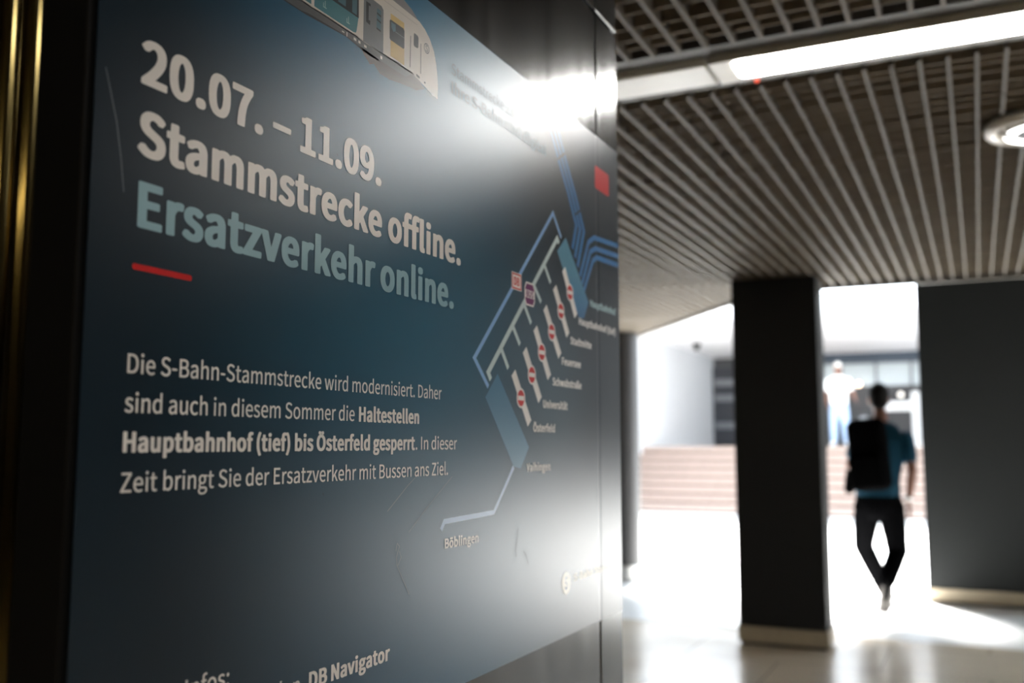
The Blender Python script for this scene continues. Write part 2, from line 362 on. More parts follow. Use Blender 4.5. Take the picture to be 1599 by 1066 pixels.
# ------------------------------------------------------------------ the poster: a printed film on the pillar face
ART = {'train':[('train_under',1,[(5600,17860),(7680,17860),(8380,17900),(8720,17860),(9050,17860),(9050,17970),(5600,17970)]),('train_bogie',1,[(8680,17880),(8727,17820),(8840,17760),(8920,17790),(9050,17720),(9250,17720),(9500,17760),(9850,
17800),(10050,17880),(9850,17970),(8680,17970)]),('train_skirt',2,[(7600,17870),(7720,17890),(8400,17910),(9050,17875),(9600,17880),(9760,17966),(9760,17985),(5600,17985),(5600,17910)]),('train_white',2,[(5600,17976),(9760,17968),(10040,
17910),(10240,17860),(10360,17860),(10370,18000),(10354,18150),(10320,18300),(10258,18445),(10156,18563),(10037,18641),(9900,18690),(9130,18710),(5600,18710)]),('train_roof',1,[(5600,18690),(5600,18810),(9540,18815),(9720,18770),(9844,
18707),(9900,18680)]),('train_teal',3,[(5600,18004),(8510,18004),(8560,18015),(8574,18050),(8606,18219),(8600,18520),(5600,18520)]),('train_glass',4,[(5600,18200),(8608,18200),(8600,18520),(5600,18520)]),('train_pane',5,[(8220,18230),(8360,
18230),(8360,18480),(8220,18480)]),('train_pane',5,[(8480,18220),(8570,18220),(8570,18480),(8480,18480)]),('train_pane',5,[(7900,18230),(8080,18230),(8080,18480),(7900,18480)]),('train_white',5,[(7760,17976),(7810,17976),(7810,18710),(7760,
18710)]),('train_white',6,[(8615,17975),(8698,17975),(8698,18710),(8615,18710)]),('train_door',4,[(8699,17974),(9105,17977),(9100,18500),(9060,18530),(8880,18534),(8700,18532)]),('train_glass',5,[(8745,18460),(8834,18460),(8830,18210),
(8750,18220)]),('train_door',6,[(8798,18430),(8836,18430),(8836,18260),(8798,18260)]),('train_pane',5,[(8965,18470),(9050,18470),(9048,18213),(8960,18220)]),('train_glass',6,[(8965,18420),(9050,18410),(9050,18390),(8965,18400)]),
('train_glass',6,[(8963,18345),(9050,18335),(9050,18315),(8963,18325)]),('train_glass',6,[(8960,18238),(9048,18233),(9048,18213),(8960,18218)]),('train_yellow',4,[(9253,18526),(9551,18527),(9562,18002),(9262,18010)]),('train_glass',5,
[(9232,18430),(9250,18450),(9535,18452),(9557,18430),(9559,18220),(9538,18200),(9254,18203),(9236,18220)]),('train_pane',6,[(9265,18425),(9360,18428),(9364,18350),(9315,18322),(9268,18360)]),('train_door',6,[(9360,18346),(9556,18346),(9556,
18336),(9360,18336)]),('train_glass',4,[(9694,18426),(9707,18426),(9700,18031),(9687,18031)]),('train_glass',4,[(9935,18423),(9947,18423),(9949,18039),(9936,18039)]),('train_glass',4,[(9773,18480),(9790,18497),(9865,18490),(9883,18470),
(9881,18350),(9860,18330),(9788,18328),(9772,18345)]),('train_white',3,[(8300,17926),(8345,17926),(8345,17938),(8300,17938)]),('train_white',3,[(8385,17906),(8400,17906),(8400,17956),(8385,17956)]),('train_white',3,[(8520,17920),(8570,
17920),(8570,17950),(8520,17950)]),('train_white',3,[(8610,17920),(8650,17920),(8650,17950),(8610,17950)]),('train_white',3,[(8720,17915),(8770,17915),(8770,17943),(8720,17943)]),('train_white',3,[(9050,17900),(9090,17900),(9090,17940),
(9050,17940)]),('train_glass',3,[(9840,18000),(9920,17990),(9920,17965),(9840,17975)]),('train_glass',3,[(10030,17970),(10060,17970),(10060,17950),(10030,17950)]),('train_line',4,[(5600,18620),(9850,18620),(9850,18628),(5600,18628)]),
('train_mark',5,[(7990,18060),(8000,18060),(8000,18140),(7990,18140)]),('train_mark',5,[(7960,18060),(8020,18060),(8020,18070),(7960,18070)]),('train_mark',5,[(7960,18070),(7970,18070),(7970,18110),(7960,18110)]),('train_mark',5,[(8410,
18060),(8420,18060),(8420,18140),(8410,18140)]),('train_mark',5,[(8380,18060),(8440,18060),(8440,18070),(8380,18070)]),('train_mark',5,[(8380,18070),(8390,18070),(8390,18110),(8380,18110)])],'train_S':(10080,18411),'bars':[[(14501,16355),
(15025,15647)],[(14118,16001),(14666,15287)],[(13733,15628),(14321,14920)],[(13360,15264),(13892,14550)],[(12977,14899),(13534,14182)],[(12592,14537),(13146,13822)]],'signs':[(14765,16006),(14375,15648),(13993,15270),(13604,14914),(13235,
14545),(12847,14182)],'lines':[('map_pale_blue',3,72,[(11803,14290),(11391,14653),(14072,17191),(14407,16855)]),('map_pale',3,88,[(11878,14393),(11797,14487),(14241,16813),(14305,16746)]),('map_pale',3,80,[(13729,16285),(13963,16046)]),
('map_pale',3,80,[(13317,15920),(13586,15689)]),('map_pale',3,80,[(12969,15571),(13215,15318)]),('map_pale',3,80,[(12592,15190),(12817,14962)]),('map_pale',3,80,[(12204,14840),(12426,14586)]),('map_sky',2,66,[(12605,13196),(11983,12596),
(10618,12566),(10536,12471)]),('map_track',2,98,[(13790,18770),(14360,18086),(14712,17688),(15076,17198),(14895,16768)]),('map_track',2,98,[(13945,18819),(14524,18108),(14882,17695),(15252,17178),(15007,16636)]),('map_track',2,98,[(14102,
18858),(14691,18119),(15056,17692),(15432,17170),(15121,16502)]),('map_track',2,90,[(17189,17239),(15929,17154),(15643,17019),(15235,16356)]),('map_track',2,90,[(17182,17042),(15988,16969),(15732,16865),(15322,16236)]),('map_track',2,90,
[(17176,16869),(16048,16818),(15854,16727),(15410,16139)])],'blocks':[('map_block_south',2,[(12086,14490),(11718,14145),(12603,13201),(12839,13169),(13130,13472)]),('map_block_main',2,[(14603,16896),(14234,16604),(15163,15645),(15399,
15651),(15618,15956)])],'gap':[('film_dark',4,45,[(14253,18121),(14610,18327)]),('film_dark',4,45,[(14992,17357),(15379,17553)])],'db_sign':[(12513,15992),(12886,15994),(12889,15760),(12518,15758)],'bus_sign':(13163,15751),'logo':[(15978,
18487),(16715,18493),(16719,18069),(15984,18072)],'s_logo':(14532,11338),'labels':[('Hauptbahnhof',15692,17019,15893,'map_pale_cyan'),('Hauptbahnhof (tief)',15154,16987,15517,'white_ink'),('Stadtmitte',14772,15738,15152,'white_ink'),
('Feuersee',14401,15225,14784,'white_ink'),('Schwabstraße',14021,15248,14433,'white_ink'),('Universität',13648,14630,14067,'white_ink'),('Österfeld',13278,14107,13700,'white_ink'),('Vaihingen',13034,13921,13116,'white_ink'),('Böblingen',
10623,11526,12235,'white_ink')],'rule':[(5566,14910),(6218,14915)],'scratches':[(7,[(5222,16418),(5289,16209),(5349,16022),(5410,15729),(5448,15480)]),(5,[(9929,13135),(9744,13037),(9318,12768)]),(5,[(10799,13111),(10185,12758),(9781,
12507)]),(6,[(9503,12316),(9531,12400),(9578,12362),(9517,12248),(9532,12153),(9676,11963),(9797,11800)]),(6,[(9579,12309),(9619,12238),(9552,12151)])],'nicks':[(9,[(12741,12329),(12708,12144),(12655,12032),(12676,11932)]),(8,[(12924,
11989),(13012,11917),(13089,11790)]),(6,[(8119,13026),(8136,12999)]),(6,[(8243,16561),(8267,16540)])]}
GLYPH = {'R':{' ':(79,[]),'-':(127,[[16,84,13,86,12,88,12,112,14,114,20,115,104,115,111,112,111,88,110,85,104,84]]),'.':(102,[[48,-8,36,-5,28,0,25,6,22,12,22,26,25,34,29,40,36,45,50,48,62,45,71,38,76,30,77,18,74,6,68,-2,60,-6]]),'0':(200,[[98,-8,
88,-7,72,-3,56,5,45,14,35,28,27,44,21,62,17,80,14,110,14,150,17,180,21,200,27,218,36,235,48,249,60,257,74,264,88,267,98,268,120,265,138,257,153,244,162,232,173,210,180,182,183,156,183,106,180,80,176,60,169,42,160,24,150,12,134,1,114,-6],
[92,26,104,25,110,27,119,34,126,42,132,52,139,74,144,112,143,162,139,186,135,202,129,214,120,226,110,233,102,236,90,235,82,231,73,222,67,212,58,186,55,170,53,146,53,116,55,92,61,64,67,50,73,40,79,32]]),'2':(200,[[16,-3,13,-2,12,0,12,22,42,
48,70,77,101,114,113,132,122,150,128,166,131,188,129,202,123,216,114,227,104,233,94,235,80,235,72,233,56,225,38,208,34,206,28,208,16,218,10,224,10,228,30,248,44,257,60,263,72,266,90,268,114,265,130,260,141,254,154,242,161,232,166,220,170,
204,171,192,170,172,167,158,160,138,151,120,139,102,117,74,77,30,176,31,182,30,183,28,183,0,176,-3]]),':':(102,[[48,-8,36,-5,28,0,25,6,22,12,22,26,25,34,29,40,36,45,50,48,62,45,71,38,76,30,77,18,74,6,68,-2,60,-6],[48,135,36,138,28,144,25,
148,22,156,22,168,25,178,31,186,38,189,52,191,64,188,72,180,76,172,77,160,74,150,68,141,60,137]]),'B':(237,[[36,-3,33,-2,32,2,32,261,38,263,126,263,156,258,172,253,180,248,190,240,196,234,202,221,206,206,206,188,203,172,196,158,188,149,175,
140,192,132,200,126,211,114,218,100,221,86,221,68,217,48,211,36,199,22,184,11,174,6,152,0,128,-3],[73,30,118,29,132,30,152,35,162,40,168,46,174,52,180,68,181,76,180,84,178,92,172,102,160,112,152,116,136,120,126,121,73,120,72,118,72,32],[73,
154,120,153,138,156,152,163,161,174,164,180,166,190,164,206,160,214,150,223,142,227,130,230,120,231,73,230,72,228,72,156]]),'D':(248,[[36,-3,33,-2,32,2,32,260,38,263,122,262,148,257,168,249,180,242,194,231,206,215,216,198,223,174,227,142,
226,104,223,86,217,66,208,48,196,32,183,20,166,10,148,3,124,-2,108,-3],[73,30,104,30,116,31,126,33,142,40,154,48,164,58,172,70,178,82,182,96,185,116,185,146,182,166,177,182,167,200,156,212,142,221,128,227,110,230,74,230,72,228,72,34]]),
'E':(213,[[36,-3,33,-2,32,2,32,261,40,263,182,263,189,262,190,234,188,230,182,229,76,229,72,228,72,155,76,154,164,154,170,153,171,150,171,124,170,122,164,120,73,120,72,116,72,34,72,32,74,31,186,31,192,30,193,28,192,-1,186,-3]]),'I':(108,
[[36,-3,33,-2,32,2,32,260,33,262,38,263,66,263,71,262,72,258,72,0,71,-2,66,-3]]),'S':(215,[[106,-8,92,-7,76,-4,50,5,25,20,14,30,13,34,16,39,28,54,32,58,36,58,41,58,56,45,74,35,88,29,102,27,122,28,136,33,150,44,156,52,159,66,158,74,154,84,
146,94,124,107,78,127,56,138,47,146,36,157,30,170,27,178,25,190,26,210,33,230,40,238,54,252,70,260,86,265,112,268,136,265,164,255,184,241,191,234,190,230,176,211,170,209,165,210,146,224,130,231,118,233,106,233,90,230,78,223,71,214,67,204,
67,194,68,188,74,178,88,167,156,137,180,120,191,108,197,94,200,80,200,62,197,46,192,34,184,22,175,14,158,3,142,-3,122,-7]]),'Z':(217,[[18,-3,15,-2,14,0,14,20,15,24,146,228,144,229,30,229,27,230,26,232,26,261,34,263,192,263,198,262,199,240,
198,236,67,32,70,31,196,31,200,30,201,28,200,-1,194,-3]]),'a':(203,[[76,-8,56,-5,42,1,30,10,24,18,19,30,17,42,17,56,21,74,27,84,36,94,44,100,60,108,94,118,134,124,135,128,133,140,128,152,122,160,112,166,100,168,78,165,62,158,46,148,38,148,
29,164,25,174,36,181,54,190,68,195,92,200,118,200,134,196,144,192,152,186,163,174,171,156,175,134,175,0,168,-3,148,-3,142,-2,140,0,139,14,138,15,122,5,108,-2,88,-7],[77,26,94,25,102,27,114,33,134,48,134,96,126,96,110,93,90,88,74,80,63,70,
59,64,57,58,56,52,57,44,64,32,71,28]]),'b':(223,[[116,-8,108,-7,90,-2,66,11,64,10,63,0,62,-2,56,-3,36,-3,29,0,29,280,30,284,36,285,62,285,69,282,68,181,96,195,114,200,136,200,154,196,170,188,184,174,193,162,199,146,203,130,205,114,205,90,
201,62,191,38,178,19,160,4,146,-3,128,-7],[103,26,120,26,134,32,143,40,151,50,157,62,163,88,162,120,155,142,144,158,134,164,124,167,110,167,100,164,84,154,74,146,69,140,69,46,82,35,94,29]]),'c':(185,[[108,-8,90,-6,66,1,52,10,38,22,28,38,19,
58,15,78,14,96,15,112,19,134,27,152,40,170,53,182,70,192,94,199,112,201,128,199,148,193,166,181,171,176,171,172,158,156,154,152,146,152,135,160,118,167,100,166,86,160,80,154,67,140,62,130,58,116,56,104,56,88,62,62,74,42,84,34,94,28,112,25,
122,26,140,34,152,42,158,43,162,41,174,24,175,20,174,16,168,12,150,1,130,-5]]),'d':(224,[[98,-8,86,-7,68,-3,56,3,42,14,29,30,24,40,19,56,15,82,15,106,19,132,24,148,31,160,40,172,49,182,70,194,92,200,114,200,130,196,150,185,151,186,151,282,
158,285,184,285,190,284,191,280,191,0,184,-3,164,-3,158,-2,156,0,155,12,154,14,142,5,128,-2,108,-7],[96,26,112,26,122,29,138,39,151,52,151,146,148,151,134,161,116,167,102,167,96,166,86,161,79,154,66,138,59,120,57,110,56,98,57,82,61,62,65,
54,70,45,78,36,84,31]]),'e':(200,[[110,-8,92,-6,64,3,52,11,40,22,27,40,19,58,15,80,14,96,15,112,19,134,27,152,41,172,52,183,71,194,94,200,104,201,118,200,138,195,156,185,166,174,174,162,181,146,185,126,186,108,185,90,183,88,178,86,58,86,56,
85,55,82,58,68,66,50,80,36,90,30,98,26,118,24,128,25,142,29,158,38,166,38,168,36,177,18,177,14,176,11,160,3,144,-3,124,-7],[56,116,146,115,148,116,149,120,146,136,143,144,132,159,122,166,106,169,96,168,86,164,72,154,67,148,59,132,55,118]]),
'f':(119,[[38,-3,35,-2,34,0,34,160,32,163,14,163,8,165,8,192,14,194,32,195,34,196,34,234,36,248,43,266,52,277,68,286,88,290,102,290,122,286,128,284,130,280,124,255,118,254,100,258,94,258,88,256,80,248,75,234,74,226,74,197,108,196,114,194,
115,168,114,164,110,163,76,163,74,162,74,0,68,-3]]),'g':(204,[[94,-92,72,-90,56,-86,42,-80,32,-74,23,-66,15,-50,14,-32,17,-20,25,-6,39,8,32,16,28,22,25,34,25,46,30,60,44,76,30,94,24,106,22,116,21,134,22,142,26,158,30,166,39,178,51,188,68,
196,86,200,100,201,126,196,190,196,194,195,196,192,195,166,190,165,164,165,162,164,170,146,172,134,172,124,170,110,167,100,160,86,154,80,140,69,130,64,116,60,104,58,92,58,70,63,63,54,61,44,63,36,68,31,74,28,82,27,146,26,166,22,182,15,193,4,
198,-8,199,-28,195,-44,190,-54,179,-66,162,-78,146,-84,128,-89,114,-91],[89,-62,112,-63,120,-62,130,-59,144,-52,153,-42,158,-34,159,-24,156,-16,148,-10,134,-6,84,-6,70,-4,64,-6,57,-14,52,-24,51,-30,52,-40,57,-48,64,-55,78,-61],[91,86,100,
86,106,87,118,94,129,106,134,122,133,140,126,155,122,160,114,167,100,171,88,170,76,163,66,150,61,136,62,116,68,102,78,92]]),'h':(219,[[34,-3,30,-2,29,2,29,282,30,284,34,285,64,285,68,284,69,282,68,177,96,194,112,199,128,201,144,199,162,192,
176,181,182,172,186,162,189,148,191,124,191,0,190,-2,184,-3,156,-3,150,0,150,128,148,140,144,152,138,159,134,162,124,166,112,166,100,163,90,157,79,148,69,136,69,0,62,-3]]),'i':(101,[[34,-3,30,-2,29,2,29,192,30,194,34,196,64,196,68,194,69,
192,69,0,68,-2,64,-3],[46,229,36,232,28,238,24,246,24,260,27,268,34,274,46,278,52,278,64,275,70,270,74,262,75,252,73,242,68,236,60,231]]),'k':(199,[[34,-3,30,-2,29,2,29,282,30,284,34,285,64,285,68,284,69,282,70,105,73,106,144,194,150,196,
182,196,188,194,187,190,126,114,192,10,196,0,194,-2,190,-3,160,-3,153,-2,104,80,100,84,69,50,68,-1,62,-3]]),'l':(104,[[66,-8,50,-5,40,0,33,12,29,26,29,280,30,284,34,285,64,285,68,284,69,282,69,36,70,30,74,26,80,26,85,24,89,0,88,-3,86,-5,78,
-7]]),'m':(332,[[34,-3,30,-2,29,2,29,192,30,194,36,196,56,196,62,195,64,192,65,176,66,175,82,187,93,194,108,199,124,201,140,199,156,194,168,185,178,170,204,190,216,196,232,200,252,200,264,197,280,189,288,181,297,164,302,138,302,2,301,-2,
296,-3,268,-3,262,0,262,124,261,134,258,146,253,156,246,162,234,166,220,165,210,160,196,148,186,138,186,0,180,-3,152,-3,146,-2,145,2,145,128,143,140,139,150,132,160,128,163,120,166,110,166,101,164,90,157,69,136,69,0,62,-3]]),'n':(220,[[34,
-3,30,-2,29,2,30,194,36,196,56,196,62,195,64,192,65,176,66,175,94,193,118,200,138,200,152,197,164,192,176,180,182,172,186,162,190,140,191,122,190,-1,184,-3,158,-3,150,0,150,128,148,140,144,152,138,159,134,162,124,166,114,166,106,165,94,159,
79,148,69,136,69,0,62,-3]]),'o':(219,[[106,-8,94,-7,78,-3,66,2,49,12,38,24,27,40,19,58,15,80,14,96,16,120,24,148,32,162,46,177,62,189,78,196,96,200,118,200,138,196,154,189,170,176,183,162,191,148,197,128,200,110,200,82,196,58,190,44,180,28,
168,14,154,4,140,-2,120,-7],[106,26,116,26,126,29,134,35,144,44,154,62,159,86,158,114,154,130,149,140,136,156,124,164,114,167,100,167,92,165,84,160,76,153,66,140,61,130,56,104,56,88,58,74,62,60,67,50,72,43,84,32,98,26]]),'r':(141,[[34,-3,
30,-2,29,2,29,194,36,196,56,196,62,194,64,190,65,172,66,172,82,188,98,197,120,201,128,200,140,196,142,194,142,188,136,164,130,163,122,165,108,165,96,160,90,154,82,145,70,124,69,118,69,0,62,-3]]),'s':(170,[[80,-8,60,-5,38,1,17,12,8,19,8,24,
22,44,26,46,32,44,44,36,58,29,74,24,92,24,101,26,110,33,116,42,118,50,117,56,108,68,90,79,58,92,42,100,26,114,19,130,18,148,19,156,24,170,31,180,44,190,52,194,76,200,88,201,106,199,132,191,151,178,152,174,138,156,132,153,126,155,110,165,98,
169,82,169,76,168,66,162,60,156,57,146,58,138,62,132,70,125,84,118,124,103,144,89,154,74,157,58,157,48,155,36,150,24,144,16,133,6,112,-4,96,-7]]),'t':(137,[[92,-8,76,-6,58,0,46,12,41,20,36,36,34,56,34,162,32,163,12,163,6,166,6,192,12,194,
34,195,36,196,39,246,40,248,46,250,68,250,74,248,76,196,120,196,127,194,126,164,120,163,78,163,75,162,75,50,77,40,83,32,92,25,106,25,118,29,126,29,128,24,133,4,132,0,122,-3,104,-7]]),'u':(219,[[88,-8,64,-4,48,4,39,14,30,32,26,56,26,194,34,
196,60,196,66,194,66,76,68,56,72,42,79,34,86,28,98,26,108,27,122,33,136,46,147,60,147,194,154,196,180,196,186,195,187,192,187,0,180,-3,158,-3,154,-2,151,6,151,16,148,20,135,8,120,-1,104,-6]]),'v':(188,[[74,-3,70,-1,67,6,2,186,1,194,8,196,
36,196,43,194,90,48,94,41,144,194,150,196,178,196,182,195,184,190,180,178,117,0,110,-3]]),'w':(288,[[64,-3,59,0,56,8,6,188,7,194,12,196,40,196,47,194,84,48,86,52,123,194,130,196,156,196,162,194,184,118,201,50,204,46,240,194,246,196,272,196,
278,194,279,190,277,180,227,-2,220,-3,186,-3,179,0,142,139,140,136,105,0,98,-3]]),'z':(172,[[12,-3,8,0,8,20,105,162,102,163,26,163,20,164,19,166,20,194,26,196,152,196,158,194,159,172,62,30,64,29,154,29,160,28,162,26,162,-1,154,-3]])},
'B':{' ':(79,[]),'(':(138,[[84,-80,72,-79,65,-74,47,-42,31,-4,21,28,15,64,13,84,13,134,15,158,21,192,26,210,39,246,53,274,66,296,72,300,86,301,98,300,106,296,120,290,124,284,124,276,108,244,98,220,88,186,81,142,80,94,85,50,95,8,108,-24,125,
-56,125,-62,123,-68,114,-72,100,-79]]),')':(138,[[34,-80,22,-79,16,-77,-2,-69,-5,-64,-5,-56,18,-10,30,26,37,62,41,110,38,152,29,198,16,236,-4,276,-5,282,-3,288,4,292,22,300,34,300,48,300,56,294,74,260,87,230,100,186,105,156,107,134,107,88,
103,50,99,30,94,10,82,-23,64,-58,54,-76,48,-79]]),'-':(141,[[16,76,4,77,-2,80,-4,84,-4,114,-2,119,4,122,20,123,104,123,120,122,124,119,127,116,127,84,124,80,120,77,104,76]]),'.':(117,[[48,-16,30,-14,22,-11,14,-5,10,2,6,10,6,30,9,38,14,44,
26,53,36,55,50,56,70,54,80,48,90,36,93,24,92,8,87,-2,80,-9,68,-14]]),'0':(215,[[98,-16,70,-13,52,-6,42,0,33,8,20,24,11,42,5,60,1,78,-2,108,-2,152,1,182,5,202,12,222,19,236,28,248,42,261,60,270,74,274,98,276,122,274,140,269,160,257,177,238,
189,212,196,184,199,158,199,104,196,78,190,52,177,24,168,12,154,-1,138,-10,122,-14],[97,36,101,36,110,44,120,64,124,82,128,114,128,148,126,168,122,190,117,204,111,216,106,222,98,226,94,224,88,218,79,202,71,168,69,144,69,118,74,76,82,52,88,
44]]),'1':(215,[[32,-11,18,-10,14,-7,12,-4,11,28,12,33,20,37,66,38,69,40,69,208,66,210,32,211,26,214,23,220,23,246,26,249,30,252,60,259,84,270,118,271,134,270,140,266,142,262,142,40,144,38,186,37,192,34,194,28,194,-4,192,-7,186,-10,172,
-11]]),'2':(215,[[16,-11,4,-10,-3,-6,-4,-2,-3,24,56,81,86,118,98,136,110,162,114,178,114,194,111,206,105,216,96,224,88,227,80,225,72,221,48,200,32,198,20,199,14,202,-5,220,-6,224,-6,231,18,254,34,264,50,271,66,274,90,276,116,274,139,268,
159,256,170,245,179,230,184,216,186,206,187,192,186,170,183,156,177,138,160,106,137,76,106,40,108,39,176,39,194,37,197,34,199,30,198,-4,196,-7,192,-10,176,-11]]),'7':(215,[[70,-11,58,-10,52,-7,50,-2,52,36,58,82,65,116,76,150,96,194,112,220,
108,221,20,221,4,222,0,225,-3,230,-2,264,0,267,4,270,20,271,176,271,194,269,198,266,200,262,200,236,180,208,161,176,148,148,140,124,130,74,124,-4,121,-8,116,-10]]),'9':(215,[[82,-16,58,-14,46,-12,22,-1,10,8,2,15,1,18,1,26,15,44,21,50,26,52,
52,52,72,37,82,34,92,38,102,46,112,60,119,76,122,92,94,88,62,89,40,96,22,107,9,122,-1,146,-4,164,-4,196,-1,212,10,236,28,256,38,264,54,271,66,274,90,276,114,274,132,270,151,260,166,246,172,239,181,226,192,196,197,168,198,146,197,112,193,82,
187,60,178,40,167,22,156,10,146,2,126,-9,108,-14],[89,136,96,135,107,142,122,155,126,162,123,184,114,206,104,220,98,224,92,227,84,223,75,214,68,196,66,180,68,164,72,152,82,140]]),'B':(251,[[36,-11,22,-9,18,-6,16,-2,16,260,17,266,24,270,38,
271,124,271,156,268,166,266,180,261,194,254,203,246,212,236,219,222,221,214,222,186,219,170,211,154,199,142,214,132,222,124,228,114,235,100,237,86,236,58,233,46,226,32,218,22,202,8,182,-2,164,-7,128,-11],[89,38,118,37,126,38,144,43,154,50,
161,60,164,72,163,88,157,98,148,105,134,111,122,113,89,112,88,110,88,40],[89,162,116,161,132,165,140,170,147,180,150,192,148,204,144,210,138,217,126,221,116,223,89,222,88,220,88,164]]),'D':(262,[[36,-11,22,-9,18,-6,16,-2,17,264,24,270,38,
271,106,271,136,269,156,265,180,255,194,248,206,237,222,219,232,200,239,176,243,144,242,102,239,84,233,64,222,44,210,28,196,14,174,2,156,-5,136,-9,108,-11],[89,38,102,38,118,41,132,47,144,56,156,72,162,84,166,100,169,118,169,144,166,162,
161,180,156,190,148,201,134,212,118,219,104,222,90,222,88,220,88,42]]),'E':(227,[[36,-11,22,-9,18,-6,16,-2,16,260,17,266,24,270,40,271,184,271,198,270,202,268,206,262,206,230,204,225,198,222,182,221,90,221,88,220,88,166,89,162,164,162,180,
161,184,158,187,154,187,122,185,116,178,113,89,112,88,108,88,42,88,40,90,39,186,39,202,38,206,35,209,30,209,-2,208,-6,202,-10,186,-11]]),'F':(214,[[36,-11,22,-9,18,-6,16,-2,16,260,17,266,24,270,40,271,184,271,198,270,202,268,206,262,206,
230,204,225,198,222,184,221,92,221,88,220,88,156,92,155,166,155,180,154,186,151,188,146,188,114,186,110,180,107,89,106,88,102,87,-4,84,-8,80,-10]]),'H':(276,[[36,-11,22,-9,18,-6,16,-2,16,260,18,266,24,270,64,271,80,270,87,266,88,262,88,166,
89,162,166,162,169,162,170,164,170,260,171,266,178,270,192,271,220,271,234,270,240,268,242,264,243,260,243,0,242,-6,234,-10,194,-11,178,-10,171,-6,170,-2,170,108,169,112,92,112,89,112,88,110,87,-4,84,-8,80,-10]]),'I':(122,[[36,-11,22,-9,18,
-6,16,-2,16,262,18,267,24,270,40,271,80,270,86,267,88,262,88,-2,86,-7,80,-10]]),'N':(274,[[36,-11,22,-9,18,-6,16,-2,16,260,18,266,24,270,38,271,80,270,86,267,93,258,168,130,169,134,170,264,176,270,192,271,218,271,232,270,238,268,240,264,
241,260,241,0,240,-6,234,-10,218,-11,176,-10,170,-7,166,-4,88,131,87,128,87,-4,84,-8,78,-10]]),'S':(229,[[106,-16,74,-13,52,-8,42,-3,26,5,6,20,-2,28,-3,36,0,43,13,58,19,64,24,66,50,66,78,45,94,38,108,35,118,37,128,41,135,48,139,54,142,62,
142,72,140,78,135,86,120,96,68,119,48,129,34,139,26,148,18,158,11,174,9,188,9,204,13,222,20,237,36,254,44,260,58,267,72,272,84,274,112,276,144,273,164,267,190,253,206,238,207,230,205,224,190,206,184,202,156,202,134,218,112,225,100,222,91,
216,85,208,83,196,84,190,88,183,100,173,168,143,186,132,198,122,206,112,214,94,216,82,216,60,213,44,207,30,198,18,188,8,180,2,164,-7,148,-12,136,-14]]),'U':(274,[[126,-16,100,-14,88,-12,72,-7,58,1,46,11,34,24,24,44,19,60,15,90,15,264,18,
267,22,270,38,271,78,270,84,268,86,264,87,110,90,80,95,64,105,46,116,39,128,35,142,39,148,43,154,50,162,64,167,78,170,108,171,264,174,268,180,270,218,271,234,270,239,266,241,262,241,90,238,66,232,44,223,26,214,14,202,4,192,-3,172,-11,156,
-14]]),'V':(222,[[84,-11,70,-10,66,-7,63,-4,-19,252,-18,264,-12,270,4,271,46,270,54,266,102,106,105,108,152,266,158,270,172,271,202,271,218,269,222,266,224,262,223,252,141,-4,138,-8,132,-10]]),'a':(218,[[76,-16,54,-14,38,-10,26,-4,14,8,6,
22,2,34,1,56,2,66,5,76,11,88,28,104,50,115,66,121,82,125,116,131,118,134,115,144,108,154,104,157,98,159,80,154,54,140,28,140,22,144,14,160,9,168,9,176,16,183,42,197,68,205,104,209,130,207,144,204,156,198,166,192,175,182,183,168,189,150,191,
134,191,-4,188,-8,182,-10,148,-11,134,-10,126,-6,100,-14],[85,34,94,35,102,39,118,52,118,84,106,82,92,77,82,70,75,62,73,52,74,44,78,37]]),'b':(237,[[116,-16,94,-14,76,-8,70,-10,56,-11,22,-10,16,-8,13,-4,13,284,15,288,20,292,62,293,76,292,
82,290,85,284,86,203,102,207,124,209,150,207,166,203,180,196,192,186,200,177,208,166,215,148,219,132,221,114,220,76,217,60,212,44,203,28,194,16,182,4,162,-8,142,-14],[108,36,112,35,122,38,134,50,141,64,147,90,147,110,142,134,132,150,126,
156,120,158,114,158,104,153,88,141,85,138,85,50,94,41]]),'c':(199,[[108,-16,82,-14,58,-7,39,4,24,18,13,34,3,56,-1,76,-2,98,-1,114,2,130,8,148,18,167,32,182,48,194,66,202,86,207,112,209,136,207,156,201,172,193,180,186,186,180,187,172,173,
152,168,146,162,144,138,144,122,154,112,158,104,156,94,150,82,136,74,114,72,102,72,90,78,64,91,44,100,38,110,34,126,39,144,51,170,51,176,46,184,36,191,24,191,18,189,12,182,6,170,-1,154,-9,134,-14]]),'d':(238,[[98,-16,72,-14,60,-11,44,-4,28,
9,14,26,8,38,3,54,-1,80,-1,110,4,138,9,150,18,168,35,186,48,195,66,204,78,207,102,209,134,206,135,284,138,290,144,292,158,293,200,292,205,288,207,284,207,-4,204,-8,198,-10,164,-11,150,-10,142,-7,122,-14],[101,36,108,35,118,39,126,46,134,54,
135,56,135,144,126,152,110,158,106,158,96,152,88,144,82,136,75,118,72,96,74,76,81,56,90,43]]),'e':(215,[[110,-16,84,-14,70,-11,52,-3,34,9,20,24,11,38,3,56,-1,78,-2,98,-1,114,2,130,8,148,16,164,26,177,40,189,62,202,80,207,104,209,130,207,
146,203,160,197,172,188,181,178,188,168,197,148,201,128,202,110,201,88,198,82,192,79,178,78,73,78,74,70,81,54,92,42,100,37,106,34,116,33,132,37,150,46,174,46,182,41,193,20,193,12,190,7,168,-6,144,-13],[74,124,130,123,132,126,129,138,124,
148,116,156,106,160,92,154,83,144,75,130]]),'f':(133,[[38,-11,26,-10,20,-7,18,-2,18,152,16,155,0,156,-7,160,-8,164,-8,194,-6,198,0,201,16,202,18,204,18,236,21,254,28,270,33,276,40,284,60,294,76,297,100,298,132,294,142,290,146,284,146,276,
